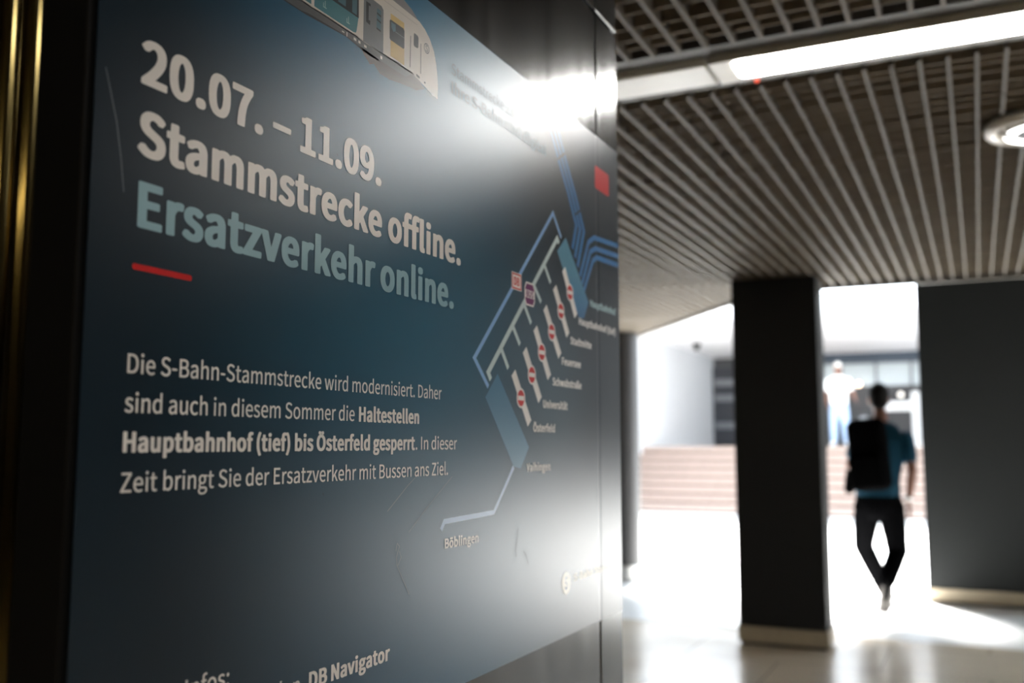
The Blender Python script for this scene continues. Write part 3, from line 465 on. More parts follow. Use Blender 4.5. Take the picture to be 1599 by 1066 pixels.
139,252,136,248,130,246,108,246,98,248,95,244,92,238,90,224,91,204,122,203,130,198,131,194,131,166,129,160,124,156,92,155,90,154,90,-4,87,-8,82,-10]]),'g':(218,[[94,-100,60,-97,40,-92,30,-87,14,-77,8,-70,-1,-52,-2,-30,1,-18,6,-7,19,8,13,18,
10,26,9,32,9,48,14,62,24,76,11,98,6,114,5,136,6,144,10,160,19,176,30,187,46,198,64,205,72,207,98,209,122,207,134,204,190,204,204,203,210,200,212,196,212,164,210,161,204,158,186,157,184,156,188,136,187,112,183,98,174,82,165,72,156,64,140,56,
116,51,102,50,80,51,77,44,80,38,88,35,134,35,160,33,182,28,196,21,202,16,208,8,214,-6,215,-30,211,-46,204,-58,192,-72,172,-85,158,-91,140,-96,126,-98],[95,-54,106,-55,116,-53,132,-45,139,-38,143,-28,140,-20,136,-17,128,-14,76,-14,68,-26,67,
-32,68,-39,72,-45,78,-49,86,-53],[94,96,100,96,109,104,116,116,118,126,117,138,112,150,108,156,98,161,92,160,86,154,80,146,77,134,77,124,81,112,84,106]]),'h':(233,[[34,-11,20,-9,15,-6,13,-2,13,284,16,289,22,292,36,293,76,292,82,289,85,284,
86,202,104,207,128,209,152,207,160,205,175,198,182,194,191,184,198,174,202,164,205,150,207,126,207,-2,204,-7,200,-10,184,-11,142,-10,135,-6,134,0,134,126,132,140,129,148,122,155,116,157,103,150,92,142,85,134,84,-4,82,-8,76,-10]]),'i':(116,
[[34,-11,20,-10,16,-7,13,-2,13,196,16,200,22,203,36,204,76,203,82,200,85,194,85,-2,82,-7,76,-10],[46,221,28,223,20,227,14,232,8,244,8,262,9,266,12,273,18,278,28,284,50,286,64,285,72,283,81,278,89,268,91,256,89,240,82,230,70,224]]),'k':(214,
[[34,-11,20,-9,15,-6,13,-2,13,284,16,289,22,292,36,293,76,292,82,289,85,284,86,147,95,156,129,200,134,202,150,204,182,204,196,203,203,198,204,190,202,186,147,120,143,114,210,8,212,4,212,-2,210,-7,202,-10,160,-11,146,-10,142,-8,135,-2,98,60,
85,46,85,-2,83,-6,76,-10]]),'l':(119,[[66,-16,40,-13,27,-6,20,2,17,8,13,24,13,284,16,289,22,292,36,293,76,292,82,289,85,284,85,38,87,34,94,32,100,28,105,6,105,-4,102,-9,96,-13,82,-15]]),'m':(346,[[34,-11,20,-9,15,-6,13,-2,13,194,16,200,22,
203,56,204,70,203,78,199,96,206,124,209,154,206,167,200,182,191,192,197,212,206,228,208,252,208,264,207,280,202,293,194,302,185,313,166,318,140,318,-2,315,-8,310,-10,296,-11,268,-11,254,-10,247,-4,246,124,241,146,236,153,230,157,216,148,
202,134,202,0,201,-6,194,-10,180,-11,138,-10,132,-7,129,-2,129,126,124,146,118,154,114,157,98,147,85,134,84,-4,82,-8,76,-10]]),'n':(234,[[34,-11,20,-10,16,-7,13,-2,13,194,14,198,22,203,56,204,70,203,80,198,100,206,128,209,156,206,176,198,
190,185,197,176,202,164,205,150,207,124,207,0,206,-6,200,-10,184,-11,142,-10,135,-6,134,0,134,126,132,140,129,148,122,155,116,157,103,150,92,142,85,134,84,-4,82,-8,76,-10]]),'o':(233,[[106,-16,82,-14,66,-10,40,3,23,20,12,36,3,58,-1,78,-2,
98,-1,114,3,136,10,152,15,162,25,176,40,189,50,195,66,203,82,207,108,208,132,207,146,204,166,195,183,182,198,166,207,150,213,130,216,112,216,78,212,56,204,38,195,24,180,8,166,-2,146,-11,132,-14],[106,34,116,37,122,41,130,50,138,64,143,88,
142,112,135,134,124,150,114,156,108,158,102,157,96,154,90,149,83,140,77,128,72,102,72,90,74,76,81,56,87,48,94,41]]),'p':(238,[[34,-92,20,-90,15,-88,13,-82,14,198,16,201,22,203,56,204,70,203,78,199,98,206,124,209,150,207,166,202,183,194,192,
187,200,178,208,164,217,142,221,114,221,88,217,60,211,44,203,28,193,14,174,-2,160,-8,142,-14,118,-16,86,-12,85,-16,85,-82,84,-86,76,-91],[108,36,112,35,122,38,134,50,141,64,147,90,147,110,142,134,132,150,126,156,120,158,114,158,104,153,92,
145,85,138,85,50,92,43]]),'r':(156,[[34,-11,20,-10,16,-7,13,-2,13,194,14,198,20,203,36,204,70,203,78,200,98,207,118,209,142,207,154,202,158,196,158,186,153,162,151,160,144,156,130,155,116,156,110,154,103,148,96,141,86,122,85,116,85,-2,84,
-6,76,-10]]),'s':(184,[[80,-16,56,-14,30,-7,4,6,-7,16,-8,26,-7,30,7,48,14,53,40,53,66,37,82,32,92,34,96,38,100,44,102,50,101,54,97,60,88,68,36,90,16,104,9,114,3,128,2,136,2,152,5,166,15,182,23,190,40,201,52,205,64,207,88,209,114,207,128,
204,140,199,160,188,166,183,168,180,168,172,167,170,154,152,146,146,118,146,100,157,88,161,82,159,78,155,74,150,73,144,74,142,78,136,84,131,134,110,150,101,158,93,169,78,172,68,173,58,172,38,168,26,161,14,146,-1,130,-9,120,-12,110,-14]]),
't':(152,[[92,-16,68,-14,50,-8,38,0,27,14,20,32,18,54,18,154,16,155,-2,156,-8,159,-10,164,-9,196,-2,201,18,202,21,204,23,248,26,254,32,257,68,258,82,257,88,255,91,248,92,205,134,203,140,200,143,196,143,164,140,159,134,156,94,155,91,154,91,
52,94,42,100,34,110,37,122,37,134,37,140,34,144,26,149,6,149,-2,146,-5,142,-8,124,-13]]),'u':(233,[[88,-16,64,-14,54,-12,42,-6,34,-1,25,8,15,28,10,54,11,198,18,203,32,204,74,203,81,198,82,194,82,80,83,64,85,52,89,42,94,37,100,35,108,39,118,
47,129,58,131,62,131,194,132,198,138,203,154,204,180,204,198,202,202,199,203,194,202,-4,196,-10,180,-11,144,-10,136,-6,118,-13]]),'v':(203,[[74,-11,60,-9,56,-6,53,-2,-14,184,-15,190,-14,198,-8,203,8,204,50,203,56,200,59,196,91,96,94,94,130,
200,136,203,150,204,178,204,192,203,196,201,200,196,200,188,132,-4,128,-8,124,-10]]),'w':(302,[[64,-11,50,-9,45,-6,42,-2,-10,186,-10,196,-8,200,-2,203,14,204,54,203,60,200,63,196,82,120,84,115,106,194,109,200,116,203,130,204,172,203,176,
200,179,196,200,118,202,114,221,186,226,200,232,203,272,204,286,203,293,200,295,196,295,190,293,178,244,-2,241,-6,234,-10,220,-11,186,-11,172,-10,166,-7,163,-2,142,73,140,70,124,6,119,-6,112,-10,98,-11]]),'z':(186,[[12,-11,0,-10,-7,-6,-8,
-2,-8,22,82,154,78,155,26,155,12,156,6,158,3,164,3,194,4,199,12,203,26,204,152,204,166,203,172,200,175,194,174,170,85,38,88,37,156,37,172,35,176,32,178,28,178,-2,176,-6,170,-10,156,-11]]),'Ö':(281,[[130,-16,98,-13,82,-9,64,0,47,12,32,26,24,
38,12,60,5,84,2,102,1,148,3,166,6,182,12,200,22,220,33,236,46,249,60,259,80,268,92,272,92,273,74,274,68,276,60,281,54,290,52,296,52,312,56,320,62,327,72,332,88,333,108,332,116,329,124,322,129,316,130,310,130,296,125,284,113,274,132,276,148,
274,150,276,142,280,138,285,133,296,133,310,138,321,146,329,154,332,170,333,190,332,204,325,209,318,212,306,211,292,205,282,198,278,190,274,180,274,171,272,171,272,192,264,202,259,216,249,234,230,242,220,249,206,258,180,262,154,263,128,262,
108,259,88,251,60,241,40,231,26,214,10,202,2,180,-9,164,-13],[131,36,142,38,153,44,166,56,175,68,180,80,186,100,189,130,186,160,181,180,175,192,164,208,152,218,144,222,132,225,111,218,100,209,90,196,82,178,77,160,74,132,75,116,78,98,82,82,
88,70,99,54,108,45,120,38]]),'ß':(246,[[150,-16,128,-14,114,-11,86,2,83,-6,76,-10,36,-11,22,-10,16,-8,13,-4,13,220,15,232,23,254,34,271,48,282,70,293,88,296,118,297,134,296,148,293,158,288,172,280,183,268,188,260,192,250,195,230,194,214,
192,206,186,192,162,160,159,148,161,142,166,136,207,112,218,102,228,91,235,74,237,58,236,40,232,26,226,14,218,6,210,-2,188,-12,178,-14],[147,34,152,33,156,34,160,38,163,42,166,52,162,64,152,75,118,93,107,102,96,114,89,130,88,154,91,168,96,
178,117,206,122,220,123,226,120,238,114,245,108,248,98,242,92,234,88,224,85,208,85,36,86,36,92,44,98,47,112,48,124,47]]),'ä':(218,[[76,-16,54,-14,38,-10,26,-4,14,8,6,22,2,34,1,56,2,66,5,76,11,88,28,104,50,115,66,121,82,125,116,131,118,134,
115,144,108,154,104,157,98,159,80,154,54,140,28,140,22,144,14,160,9,168,9,176,16,183,42,197,68,205,104,209,130,207,144,204,156,198,166,192,175,182,183,168,189,150,191,134,191,-4,188,-8,182,-10,148,-11,134,-10,126,-6,100,-14],[85,34,94,35,
102,39,118,52,118,84,106,82,92,77,82,70,75,62,73,52,74,44,78,37],[64,222,52,223,40,228,32,236,28,246,28,258,32,268,38,276,48,281,66,283,84,282,98,276,106,267,116,277,126,282,142,283,160,282,174,276,180,270,183,264,184,248,182,240,180,235,
174,230,164,224,146,222,128,223,114,229,106,239,98,230,90,225,84,223]]),'ö':(233,[[106,-16,82,-14,66,-10,40,3,23,20,12,36,3,58,-1,78,-2,98,-1,114,3,136,10,152,15,162,25,176,40,189,50,195,66,203,82,207,108,208,132,207,146,204,166,195,183,
182,198,166,207,150,213,130,216,112,216,78,212,56,204,38,195,24,180,8,166,-2,146,-11,132,-14],[106,34,116,37,122,41,130,50,138,64,143,88,142,112,135,134,124,150,114,156,108,158,102,157,96,154,90,149,83,140,77,128,72,102,72,90,74,76,81,56,
87,48,94,41],[66,222,52,223,42,228,34,236,30,244,30,258,32,264,37,274,46,280,54,282,68,283,86,282,98,276,108,266,117,276,128,282,144,283,162,282,174,276,180,270,184,264,185,258,185,246,183,240,180,235,175,230,166,224,148,222,128,223,117,
228,108,239,98,229,90,224]]),'–':(208,[[16,78,4,79,-2,82,-4,86,-4,114,-2,118,4,121,20,122,172,122,186,121,192,118,194,114,194,86,191,82,186,79,170,78]])}}
FX = PX + .0009           # front of the film
S0, S1, Z0, Z1 = .5135, 1.7215, 1.052, 1.905
CAPH = 260.0
LAM = .325
def ink(name, col, ior=1.44):
    if name in MATS: return MATS[name]
    return laminate(mat(name, col, var=.02, scale=60), LAM, ior)
INK = {
 'white_ink': ink('white_ink', (.90, .865, .83)), 'blue_ink': ink('pale_blue_ink', (.30, .48, .55)), 'red_ink': ink('red_ink', (.62, .018, .02)),
 'faint_ink': ink('faint_ink', (.06, .15, .22), 1.38),
 'train_white': ink('train_white', (.66, .62, .57)), 'train_roof': ink('train_roof', (.20, .20, .21)), 'train_under': ink('train_under', (.012, .013, .015)),
 'train_bogie': ink('train_bogie', (.07, .065, .06)), 'train_skirt': ink('train_skirt', (.085, .09, .095)), 'train_teal': ink('train_teal', (.055, .20, .24)),
 'train_glass': ink('train_glass', (.012, .018, .022)), 'train_pane': ink('train_pane', (.06, .14, .18)), 'train_door': ink('train_door', (.15, .165, .18)),
 'train_yellow': ink('train_yellow', (.62, .45, .17)), 'train_mark': ink('train_mark', (.35, .5, .5)), 'train_line': ink('train_line', (.48, .45, .42)),
 'map_pale_blue': ink('map_pale_blue', (.26, .46, .76)), 'map_pale': ink('map_pale', (.60, .72, .72)), 'map_sky': ink('map_sky', (.42, .58, .80)),
 'map_track': ink('map_track', (.045, .19, .44)), 'map_pale_cyan': ink('map_pale_cyan', (.42, .60, .64)), 'film_dark': ink('film_dark', (.02, .03, .04)),
 'purple_ink': ink('purple_ink', (.16, .015, .12)), 'cream_ink': ink('cream_ink', (.66, .60, .45)),
}
def gradient_ink(name, a, b, z_lo, z_hi, base_z):
    m = mat(name, a); nt = m.node_tree; bs = nt.nodes['Principled BSDF']
    tc = nt.nodes.new('ShaderNodeTexCoord'); sp = nt.nodes.new('ShaderNodeSeparateXYZ'); mr = nt.nodes.new('ShaderNodeMapRange')
    mr.inputs[1].default_value = z_lo - base_z; mr.inputs[2].default_value = z_hi - base_z
    mx = nt.nodes.new('ShaderNodeMix'); mx.data_type = 'RGBA'; mx.inputs[6].default_value = (*a, 1); mx.inputs[7].default_value = (*b, 1)
    nt.links.new(tc.outputs['Object'], sp.inputs[0]); nt.links.new(sp.outputs[2], mr.inputs[0]); nt.links.new(mr.outputs[0], mx.inputs[0]); nt.links.new(mx.outputs[2], bs.inputs['Base Color'])
    return laminate(m, LAM)
INK['map_block_south'] = gradient_ink('map_block_south', (.12, .26, .38), (.05, .17, .29), 1.33, 1.46, Z0)
INK['map_block_main'] = gradient_ink('map_block_main', (.03, .15, .33), (.10, .28, .40), 1.57, 1.64, Z0)

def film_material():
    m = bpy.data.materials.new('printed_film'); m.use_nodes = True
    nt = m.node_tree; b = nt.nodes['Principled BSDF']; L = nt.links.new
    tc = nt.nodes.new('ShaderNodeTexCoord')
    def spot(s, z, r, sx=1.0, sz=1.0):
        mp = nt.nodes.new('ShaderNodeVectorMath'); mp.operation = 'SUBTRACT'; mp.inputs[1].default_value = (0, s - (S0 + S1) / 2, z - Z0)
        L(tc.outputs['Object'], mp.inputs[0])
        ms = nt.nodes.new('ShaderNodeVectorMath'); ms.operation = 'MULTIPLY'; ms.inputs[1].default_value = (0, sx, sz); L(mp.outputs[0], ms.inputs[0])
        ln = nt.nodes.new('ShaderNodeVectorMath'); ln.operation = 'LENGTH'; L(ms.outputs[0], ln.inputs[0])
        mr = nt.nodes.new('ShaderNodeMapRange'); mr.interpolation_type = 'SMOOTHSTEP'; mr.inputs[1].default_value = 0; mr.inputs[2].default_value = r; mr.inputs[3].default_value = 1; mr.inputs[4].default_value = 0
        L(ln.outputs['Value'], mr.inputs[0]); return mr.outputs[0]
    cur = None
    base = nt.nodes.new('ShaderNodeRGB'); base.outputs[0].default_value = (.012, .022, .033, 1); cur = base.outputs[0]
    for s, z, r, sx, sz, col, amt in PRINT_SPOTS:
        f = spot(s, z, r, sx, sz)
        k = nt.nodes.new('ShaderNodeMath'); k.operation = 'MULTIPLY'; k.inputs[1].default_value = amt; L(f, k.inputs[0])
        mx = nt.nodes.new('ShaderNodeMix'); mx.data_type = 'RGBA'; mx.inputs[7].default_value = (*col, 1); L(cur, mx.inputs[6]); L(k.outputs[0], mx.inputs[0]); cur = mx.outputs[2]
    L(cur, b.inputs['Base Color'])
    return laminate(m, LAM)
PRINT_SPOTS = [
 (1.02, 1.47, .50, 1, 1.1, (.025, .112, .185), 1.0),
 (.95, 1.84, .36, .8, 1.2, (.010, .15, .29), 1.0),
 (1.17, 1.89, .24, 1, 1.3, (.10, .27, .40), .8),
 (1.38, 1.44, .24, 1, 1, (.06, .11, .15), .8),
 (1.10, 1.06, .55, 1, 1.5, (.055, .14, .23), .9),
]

def sheet_poly(bm, loops, layer, mi=0):
    """fill loops given in tenths of a millimetre on the sheet, facing +X"""
    x = FX + .00006 * layer
    vl = [[Vector((s * 1e-4, z * 1e-4, 0)) for s, z in lp] for lp in loops]
    flat = [v for lp in vl for v in lp]
    vs = [bm.verts.new((x, v.x, v.y)) for v in flat]
    for tri in tessellate_polygon(vl):
        a, b_, c = (flat[i] for i in tri)
        ar = (b_.x - a.x) * (c.y - a.y) - (b_.y - a.y) * (c.x - a.x)
        if abs(ar) < 1e-12: continue
        idx = tri if ar > 0 else tri[::-1]
        try: bm.faces.new([vs[i] for i in idx]).material_index = mi
        except ValueError: pass

def stroke(bm, pts, w, layer, mi=0):
    P = [Vector(p) for p in pts]; n = len(P); L_, R_ = [], []
    for i in range(n):
        d0 = (P[i] - P[i - 1]).normalized() if i else (P[1] - P[0]).normalized()
        d1 = (P[i + 1] - P[i]).normalized() if i < n - 1 else d0
        nn = Vector((-d0.y, d0.x)) + Vector((-d1.y, d1.x)); nn.normalize()
        k = w / 2 / max(.35, nn.dot(Vector((-d0.y, d0.x))))
        L_.append(P[i] + nn * k); R_.append(P[i] - nn * k)
    for i in range(n - 1): sheet_poly(bm, [[L_[i], R_[i], R_[i + 1], L_[i + 1]]], layer, mi)

def disc(bm, c, r, layer, mi=0, seg=36, sx=1.0): sheet_poly(bm, [[(c[0] + sx * r * math.cos(2 * math.pi * k / seg), c[1] + r * math.sin(2 * math.pi * k / seg)) for k in range(seg)]], layer, mi)
def ring(bm, c, r0, r1, layer, mi=0, seg=36):
    q = lambda r: [(c[0] + r * math.cos(2 * math.pi * k / seg), c[1] + r * math.sin(2 * math.pi * k / seg)) for k in range(seg)]
    sheet_poly(bm, [q(r1), q(r0)[::-1]], layer, mi)

def lettering(bm, text, weight, s0, s1, z, cap, layer=8, mi=0):
    """set one run of text so that it fills s0..s1 (tenths of mm) on the baseline z"""
    G = GLYPH[weight]; adv = [G[c][0] for c in text]
    first = min(v for lp in G[text[0]][1] for v in lp[0::2]); last_c = text[-1]
    last = sum(adv[:-1]) + max(v for lp in G[last_c][1] for v in lp[0::2])
    kx = (s1 - s0) / (last - first); ky = cap / CAPH; pen = 0
    for c, a in zip(text, adv):
        loops = [[(s0 + (pen - first + lp[i]) * kx, z + lp[i + 1] * ky) for i in range(0, len(lp), 2)] for lp in G[c][1]]
        # separate islands (i, ä, :) are filled one by one, holes stay with the outer loop around them
        outer = []
        for lp in loops:
            ar = sum(lp[i - 1][0] * lp[i][1] - lp[i][0] * lp[i - 1][1] for i in range(len(lp)))
            outer.append((ar, lp))
        sign = max(outer, key=lambda q: abs(q[0]))[0] if outer else 1
        for ar, lp in outer:
            if ar * sign > 0:
                xs = [p[0] for p in lp]; ys = [p[1] for p in lp]
                holes = [h for a2, h in outer if a2 * sign < 0 and min(xs) < h[0][0] < max(xs) and min(ys) < h[0][1] < max(ys)]
                sheet_poly(bm, [lp] + holes, layer, mi)
        pen += a

poster = thing('poster', 'dark blue poster about the closed train line on the steel pillar', 'poster', (PX, (S0 + S1) / 2, Z0))
b = bmesh.new()
prof = [(S0, 0), (1.600, 0), (1.604, -.0001), (1.607, -.00035), (1.611, -.00035), (1.614, -.0001), (1.618, 0), (S1, 0)]
row = [[b.verts.new((FX + d, s, z)) for s, d in prof] for z in (Z0, Z1)]
for i in range(len(prof) - 1): b.faces.new((row[0][i], row[0][i + 1], row[1][i + 1], row[1][i]))
for s in (S0, S1):
    b.faces.new([b.verts.new(p) for p in ((FX, s, Z0), (FX, s, Z1), (PX + .0001, s, Z1), (PX + .0001, s, Z0))])
for z in (Z0, Z1):
    b.faces.new([b.verts.new(p) for p in ((FX, S0, z), (FX, S1, z), (PX + .0001, S1, z), (PX + .0001, S0, z))])
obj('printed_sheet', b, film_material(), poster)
def writing(name, runs, m, layer=8, parent=None):
    b = bmesh.new()
    for r in runs: lettering(b, *r, layer=layer)
    return obj(name, b, m, parent or poster)
W = INK['white_ink']
writing('date_headline', [('20.07. – 11.09.', 'B', 5574, 9105, 16430, 352)], W)
writing('offline_headline', [('Stammstrecke offline.', 'B', 5570, 10993, 15838, 350)], W)
writing('online_headline', [('Ersatzverkehr online.', 'B', 5596, 10812, 15248, 350)], INK['blue_ink'])
b = bmesh.new(); r0 = ART['rule']; stroke(b, [(5566 + 25, 14912), (6218 - 25, 14912)], 50, 8)
for s in (5566 + 25, 6218 - 25): disc(b, (s, 14912), 25, 7)
obj('red_rule', b, INK['red_ink'], poster)
writing('paragraph', [
 ('Die S-Bahn-Stammstrecke wird modernisiert. Daher', 'R', 5560, 10517, 14065, 150),
 ('sind auch in diesem Sommer die', 'R', 5550, 8655, 13757, 150), ('Haltestellen', 'B', 8735, 9986, 13757, 150),
 ('Hauptbahnhof (tief) bis Österfeld gesperrt', 'B', 5547, 9895, 13450, 150), ('. In dieser', 'R', 9915, 10920, 13450, 150),
 ('Zeit bringt Sie der Ersatzverkehr mit Bussen ans Ziel.', 'R', 5540, 10692, 13137, 150)], W)
writing('info_heading', [('Infos:', 'R', 6305, 6828, 11425, 150)], W)
writing('info_line', [('in den', 'R', 7180, 7820, 11148, 150), ('DB Navigator', 'B', 7960, 9408, 11148, 150)], W)
writing('slogan', [('Stammstrecke 2.0', 'R', 10715, 12640, 18310, 150), ('Ihre S-Bahn wird digital', 'B', 10715, 13800, 18060, 150)], INK['faint_ink'])

def art_mesh(name, items, parent):
    names = []; b = bmesh.new()
    for it in items:
        if it[0] not in names: names.append(it[0])
        mi = names.index(it[0])
        if len(it) == 3: sheet_poly(b, [it[2]], it[1], mi)
        else: stroke(b, it[3], it[2], it[1], mi)
    return obj(name, b, [INK[n] for n in names], parent)
tr = art_mesh('train_picture', ART['train'], poster)
b = bmesh.new(); c = ART['train_S']; ring(b, c, 52, 66, 5); lettering(b, 'S', 'R', c[0] - 30, c[0] + 30, c[1] - 40, 80, 6)
obj('round_emblem', b, INK['train_door'], tr)
rm = art_mesh('route_map', ART['lines'] + ART['blocks'] + ART['gap'], poster)
for (a, e) in ART['bars']:
    b = bmesh.new(); stroke(b, [a, e], 160, 6)
    obj('route_bar', b, W, rm)
for c in ART['signs']:
    b = bmesh.new(); disc(b, c, 146, 7, 0); disc(b, c, 118, 8, 1); sheet_poly(b, [[(c[0] - 104, c[1] - 32), (c[0] + 104, c[1] - 32), (c[0] + 104, c[1] + 32), (c[0] - 104, c[1] + 32)]], 9, 0)
    obj('no_entry_sign', b, [W, INK['red_ink']], rm)
for text, s0, s1, z, col in ART['labels']:
    b = bmesh.new(); lettering(b, text, 'B', s0, s1, z + 6, 112, 8); obj('station_name', b, INK[col], rm)
b = bmesh.new(); q = ART['db_sign']; cx = sum(p[0] for p in q) / 4; cz = sum(p[1] for p in q) / 4
sq = lambda k, k2: [(cx - k, cz - k2), (cx + k, cz - k2), (cx + k, cz + k2), (cx - k, cz + k2)]
sheet_poly(b, [sq(170, 128)], 7, 0); sheet_poly(b, [sq(155, 115)], 8, 1); sheet_poly(b, [sq(132, 94)], 9, 0); lettering(b, 'DB', 'B', cx - 92, cx + 92, cz - 58, 116, 10, 1)
obj('railway_sign', b, [W, INK['red_ink']], rm)
b = bmesh.new(); c = ART['bus_sign']
hx = lambda k, k2: [(c[0] - k, c[1] - k2 * .55), (c[0] - k * .72, c[1] - k2), (c[0] + k * .72, c[1] - k2), (c[0] + k, c[1] - k2 * .55), (c[0] + k, c[1] + k2 * .55), (c[0] + k * .72, c[1] + k2), (c[0] - k * .72, c[1] + k2), (c[0] - k, c[1] + k2 * .55)]
sheet_poly(b, [hx(185, 178)], 7, 0); sheet_poly(b, [hx(160, 152)], 8, 1); sheet_poly(b, [[(c[0] - 165, c[1] - 58), (c[0] + 165, c[1] - 58), (c[0] + 165, c[1] + 58), (c[0] - 165, c[1] + 58)]], 9, 0); lettering(b, 'BUS', 'B', c[0] - 130, c[0] + 130, c[1] - 45, 90, 10, 1)
obj('bus_sign', b, [W, INK['purple_ink']], rm)
b = bmesh.new(); q = ART['logo']; s0_, s1_, z0_, z1_ = q[0][0], q[1][0], q[2][1], q[0][1]; rr = 60
pts = []
for cx, cz, a in ((s1_ - rr, z1_ - rr, 0), (s0_ + rr, z1_ - rr, 90), (s0_ + rr, z0_ + rr, 180), (s1_ - rr, z0_ + rr, 270)):
    for k in range(6): pts.append((cx + rr * math.cos(math.radians(a + k * 18)), cz + rr * math.sin(math.radians(a + k * 18))))
sheet_poly(b, [pts], 7); obj('red_emblem', b, INK['red_ink'], poster)
b = bmesh.new(); c = ART['s_logo']; disc(b, c, 175, 7, 0); lettering(b, 'S', 'B', c[0] - 62, c[0] + 62, c[1] - 95, 190, 8, 1)
obj('round_logo', b, [INK['cream_ink'], INK['film_dark']], poster)
writing('logo_name', [('S-Bahn Stuttgart', 'B', 14850, 16900, 11330, 110)], INK['cream_ink'])
m_scratch = mat('scratched_film', (.22, .24, .25), .5, var=.2); m_nick = mat('nicked_film', (.03, .035, .04), .8)
for w, p in ART['scratches']:
    b = bmesh.new(); stroke(b, p, w, 11); obj('scratch', b, m_scratch, poster)
for w, p in ART['nicks']:
    b = bmesh.new(); stroke(b, p, w, 11); obj('nick', b, m_nick, poster)

# ------------------------------------------------------------------ the court beyond the hall
m_white = mat('white_render', (.47, .47, .47), .7, var=.03, scale=2)
m_soff = mat('white_soffit', (.88, .88, .88), .7, var=.02, scale=2)
m_step = mat('pink_sandstone', (.27, .205, .172), .6, var=.10, scale=8)
m_step_shade = mat('nosing_shadow_line', (.07, .03, .02), .6)  # shadow line under each nosing, painted as a dark strip
LAND = 1.32
bm = bmesh.new(); box(bm, -7.2, -7.0, 11.5, 28.5, 0, 4.3); struct('wall_court', bm, m_white)
bm = bmesh.new(); box(bm, -7.2, -6.0, 11.3, 11.5, 0, 4.3); struct('wall_return', bm, m_white)
bm = bmesh.new()
n = 8; rise = LAND / n; run = .32
for k in range(n):
    y0 = 19.4 + k * run
    box(bm, -7.0, 3.0, y0, y0 + run + .02 if k < n - 1 else 28.6, k * rise - (.0 if k else .2), (k + 1) * rise - .022)
    box(bm, -7.0, 3.0, y0 - .012, y0 + run + .02, (k + 1) * rise - .022, (k + 1) * rise, .006, 1, mi=0)
    box(bm, -7.0, 3.0, y0 - .002, y0 + .01, k * rise + .001, k * rise + .045, mi=1)
box(bm, -7.0, 3.0, 19.4 + n * run, 28.6, LAND - .03, LAND)
struct('staircase', bm, [m_step, m_step_shade])
bm = bmesh.new(); box(bm, -7.2, 9, 19.5, 28.9, 3.9, 4.3); struct('canopy_slab', bm, m_soff)
m_blue = mat('slate_blue_panel', (.025, .04, .06), .5); m_grey = mat('grey_panel', (.045, .045, .046), .5)
bm = bmesh.new(); box(bm, -7.2, 3.0, 28.5, 28.8, LAND, 3.9); struct('wall_far', bm, m_grey)
bm = bmesh.new(); box(bm, 1.5, 9, 18.2, 18.6, 0, 5.2); struct('wall_side', bm, m_hall)
bm = bmesh.new(); box(bm, -6.2, 3.0, 28.36, 28.5, 3.62, 3.90); struct('trim_2', bm, m_blue)
# shop window band
t = thing('window_1', 'pale glazed window band above the landing, under the blue beam', 'window', (-2.4, 28.45, 3.0)); t['kind'] = 'structure'
m_pane = mat('milky_glass', (.32, .35, .35), .15, emit=.1, emit_col=(.8, .9, .95))
b = bmesh.new(); box(b, -4.9, -.6, 28.44, 28.49, 2.98, 3.60); obj('pane', b, m_pane, t)
b = bmesh.new()
for x in (-4.9, -3.4, -2.5, -1.6, -.65): box(b, x, x + .05, 28.40, 28.45, 2.95, 3.62)
obj('mullions', b, m_grey, t)
# dark recess with pale bars
t = thing('roller_shutter', 'dark shutter with pale bars at the end of the white court wall', 'shutter', (-6.4, 28.4, LAND))
b = bmesh.new(); box(b, -7.0, -5.4, 28.36, 28.46, LAND + .02, 3.62); obj('panel', b, mat('navy_shutter', (.018, .020, .026), .5), t)
m_bar = mat('pale_bar', (.16, .165, .175), .4)
for z in (3.17, 2.72, 1.92):
    b = bmesh.new(); box(b, -6.95, -5.45, 28.31, 28.36, z - .09, z + .09, .01); obj('bar', b, m_bar, t)
# dome camera under the canopy
t = thing('security_camera', 'small black dome camera under the white canopy', 'camera', (-6.30, 24.0, 3.9))
b = bmesh.new(); lathe(b, -6.30, 24.0, [(.10, 3.9), (.10, 3.84), (.085, 3.83)], 28); obj('mount', b, mat('camera_mount', (.05, .05, .05), .5), t)
b = bmesh.new(); ball(b, (-6.30, 24.0, 3.82), (.085, .085, .095)); obj('dome', b, m_lacquer, t, smooth=True)
# white stand on the landing
m_lac = mat('white_lacquer', (.82, .82, .80), .3)
t = thing('white_stand', 'white stand with a crossbar behind the walking person', 'stand', (-1.46, 26.5, LAND))
b = bmesh.new(); box(b, -1.50, -1.32, 26.5, 26.6, LAND, 2.70, .03); obj('post', b, m_lac, t)
b = bmesh.new(); box(b, -2.15, -1.50, 26.5, 26.58, 2.22, 2.46, .02); obj('crossbar', b, m_lac, t)
b = bmesh.new(); box(b, -1.62, -1.22, 26.4, 26.7, LAND, LAND + .04, .01); obj('foot', b, m_lac, t)
# two warm globe lamps in the shop front
m_warm = mat('warm_globe', (.9, .7, .5), .4, emit=5.0, emit_col=(1.0, .72, .48))
m_cool = mat('pale_globe', (.8, .8, .75), .4, emit=1.6, emit_col=(1.0, .92, .82))
for x, z, r, m_, lab in ((-2.93, 3.02, .045, m_warm, 'small warm wall lamp glowing above the head of the walking person'), (-1.86, 2.71, .045, m_cool, 'small pale wall lamp glowing beside the white stand')):
    t = thing('wall_lamp', lab, 'lamp', (x, 28.5, z), 'wall lamps on the far front')
    b = bmesh.new(); tube(b, [(x, 28.5, z), (x, 28.36, z)], [.018, .018]); obj('arm', b, m_grey, t)
    b = bmesh.new(); ball(b, (x, 28.30, z), r * 1.4); obj('globe', b, m_, t, smooth=True)

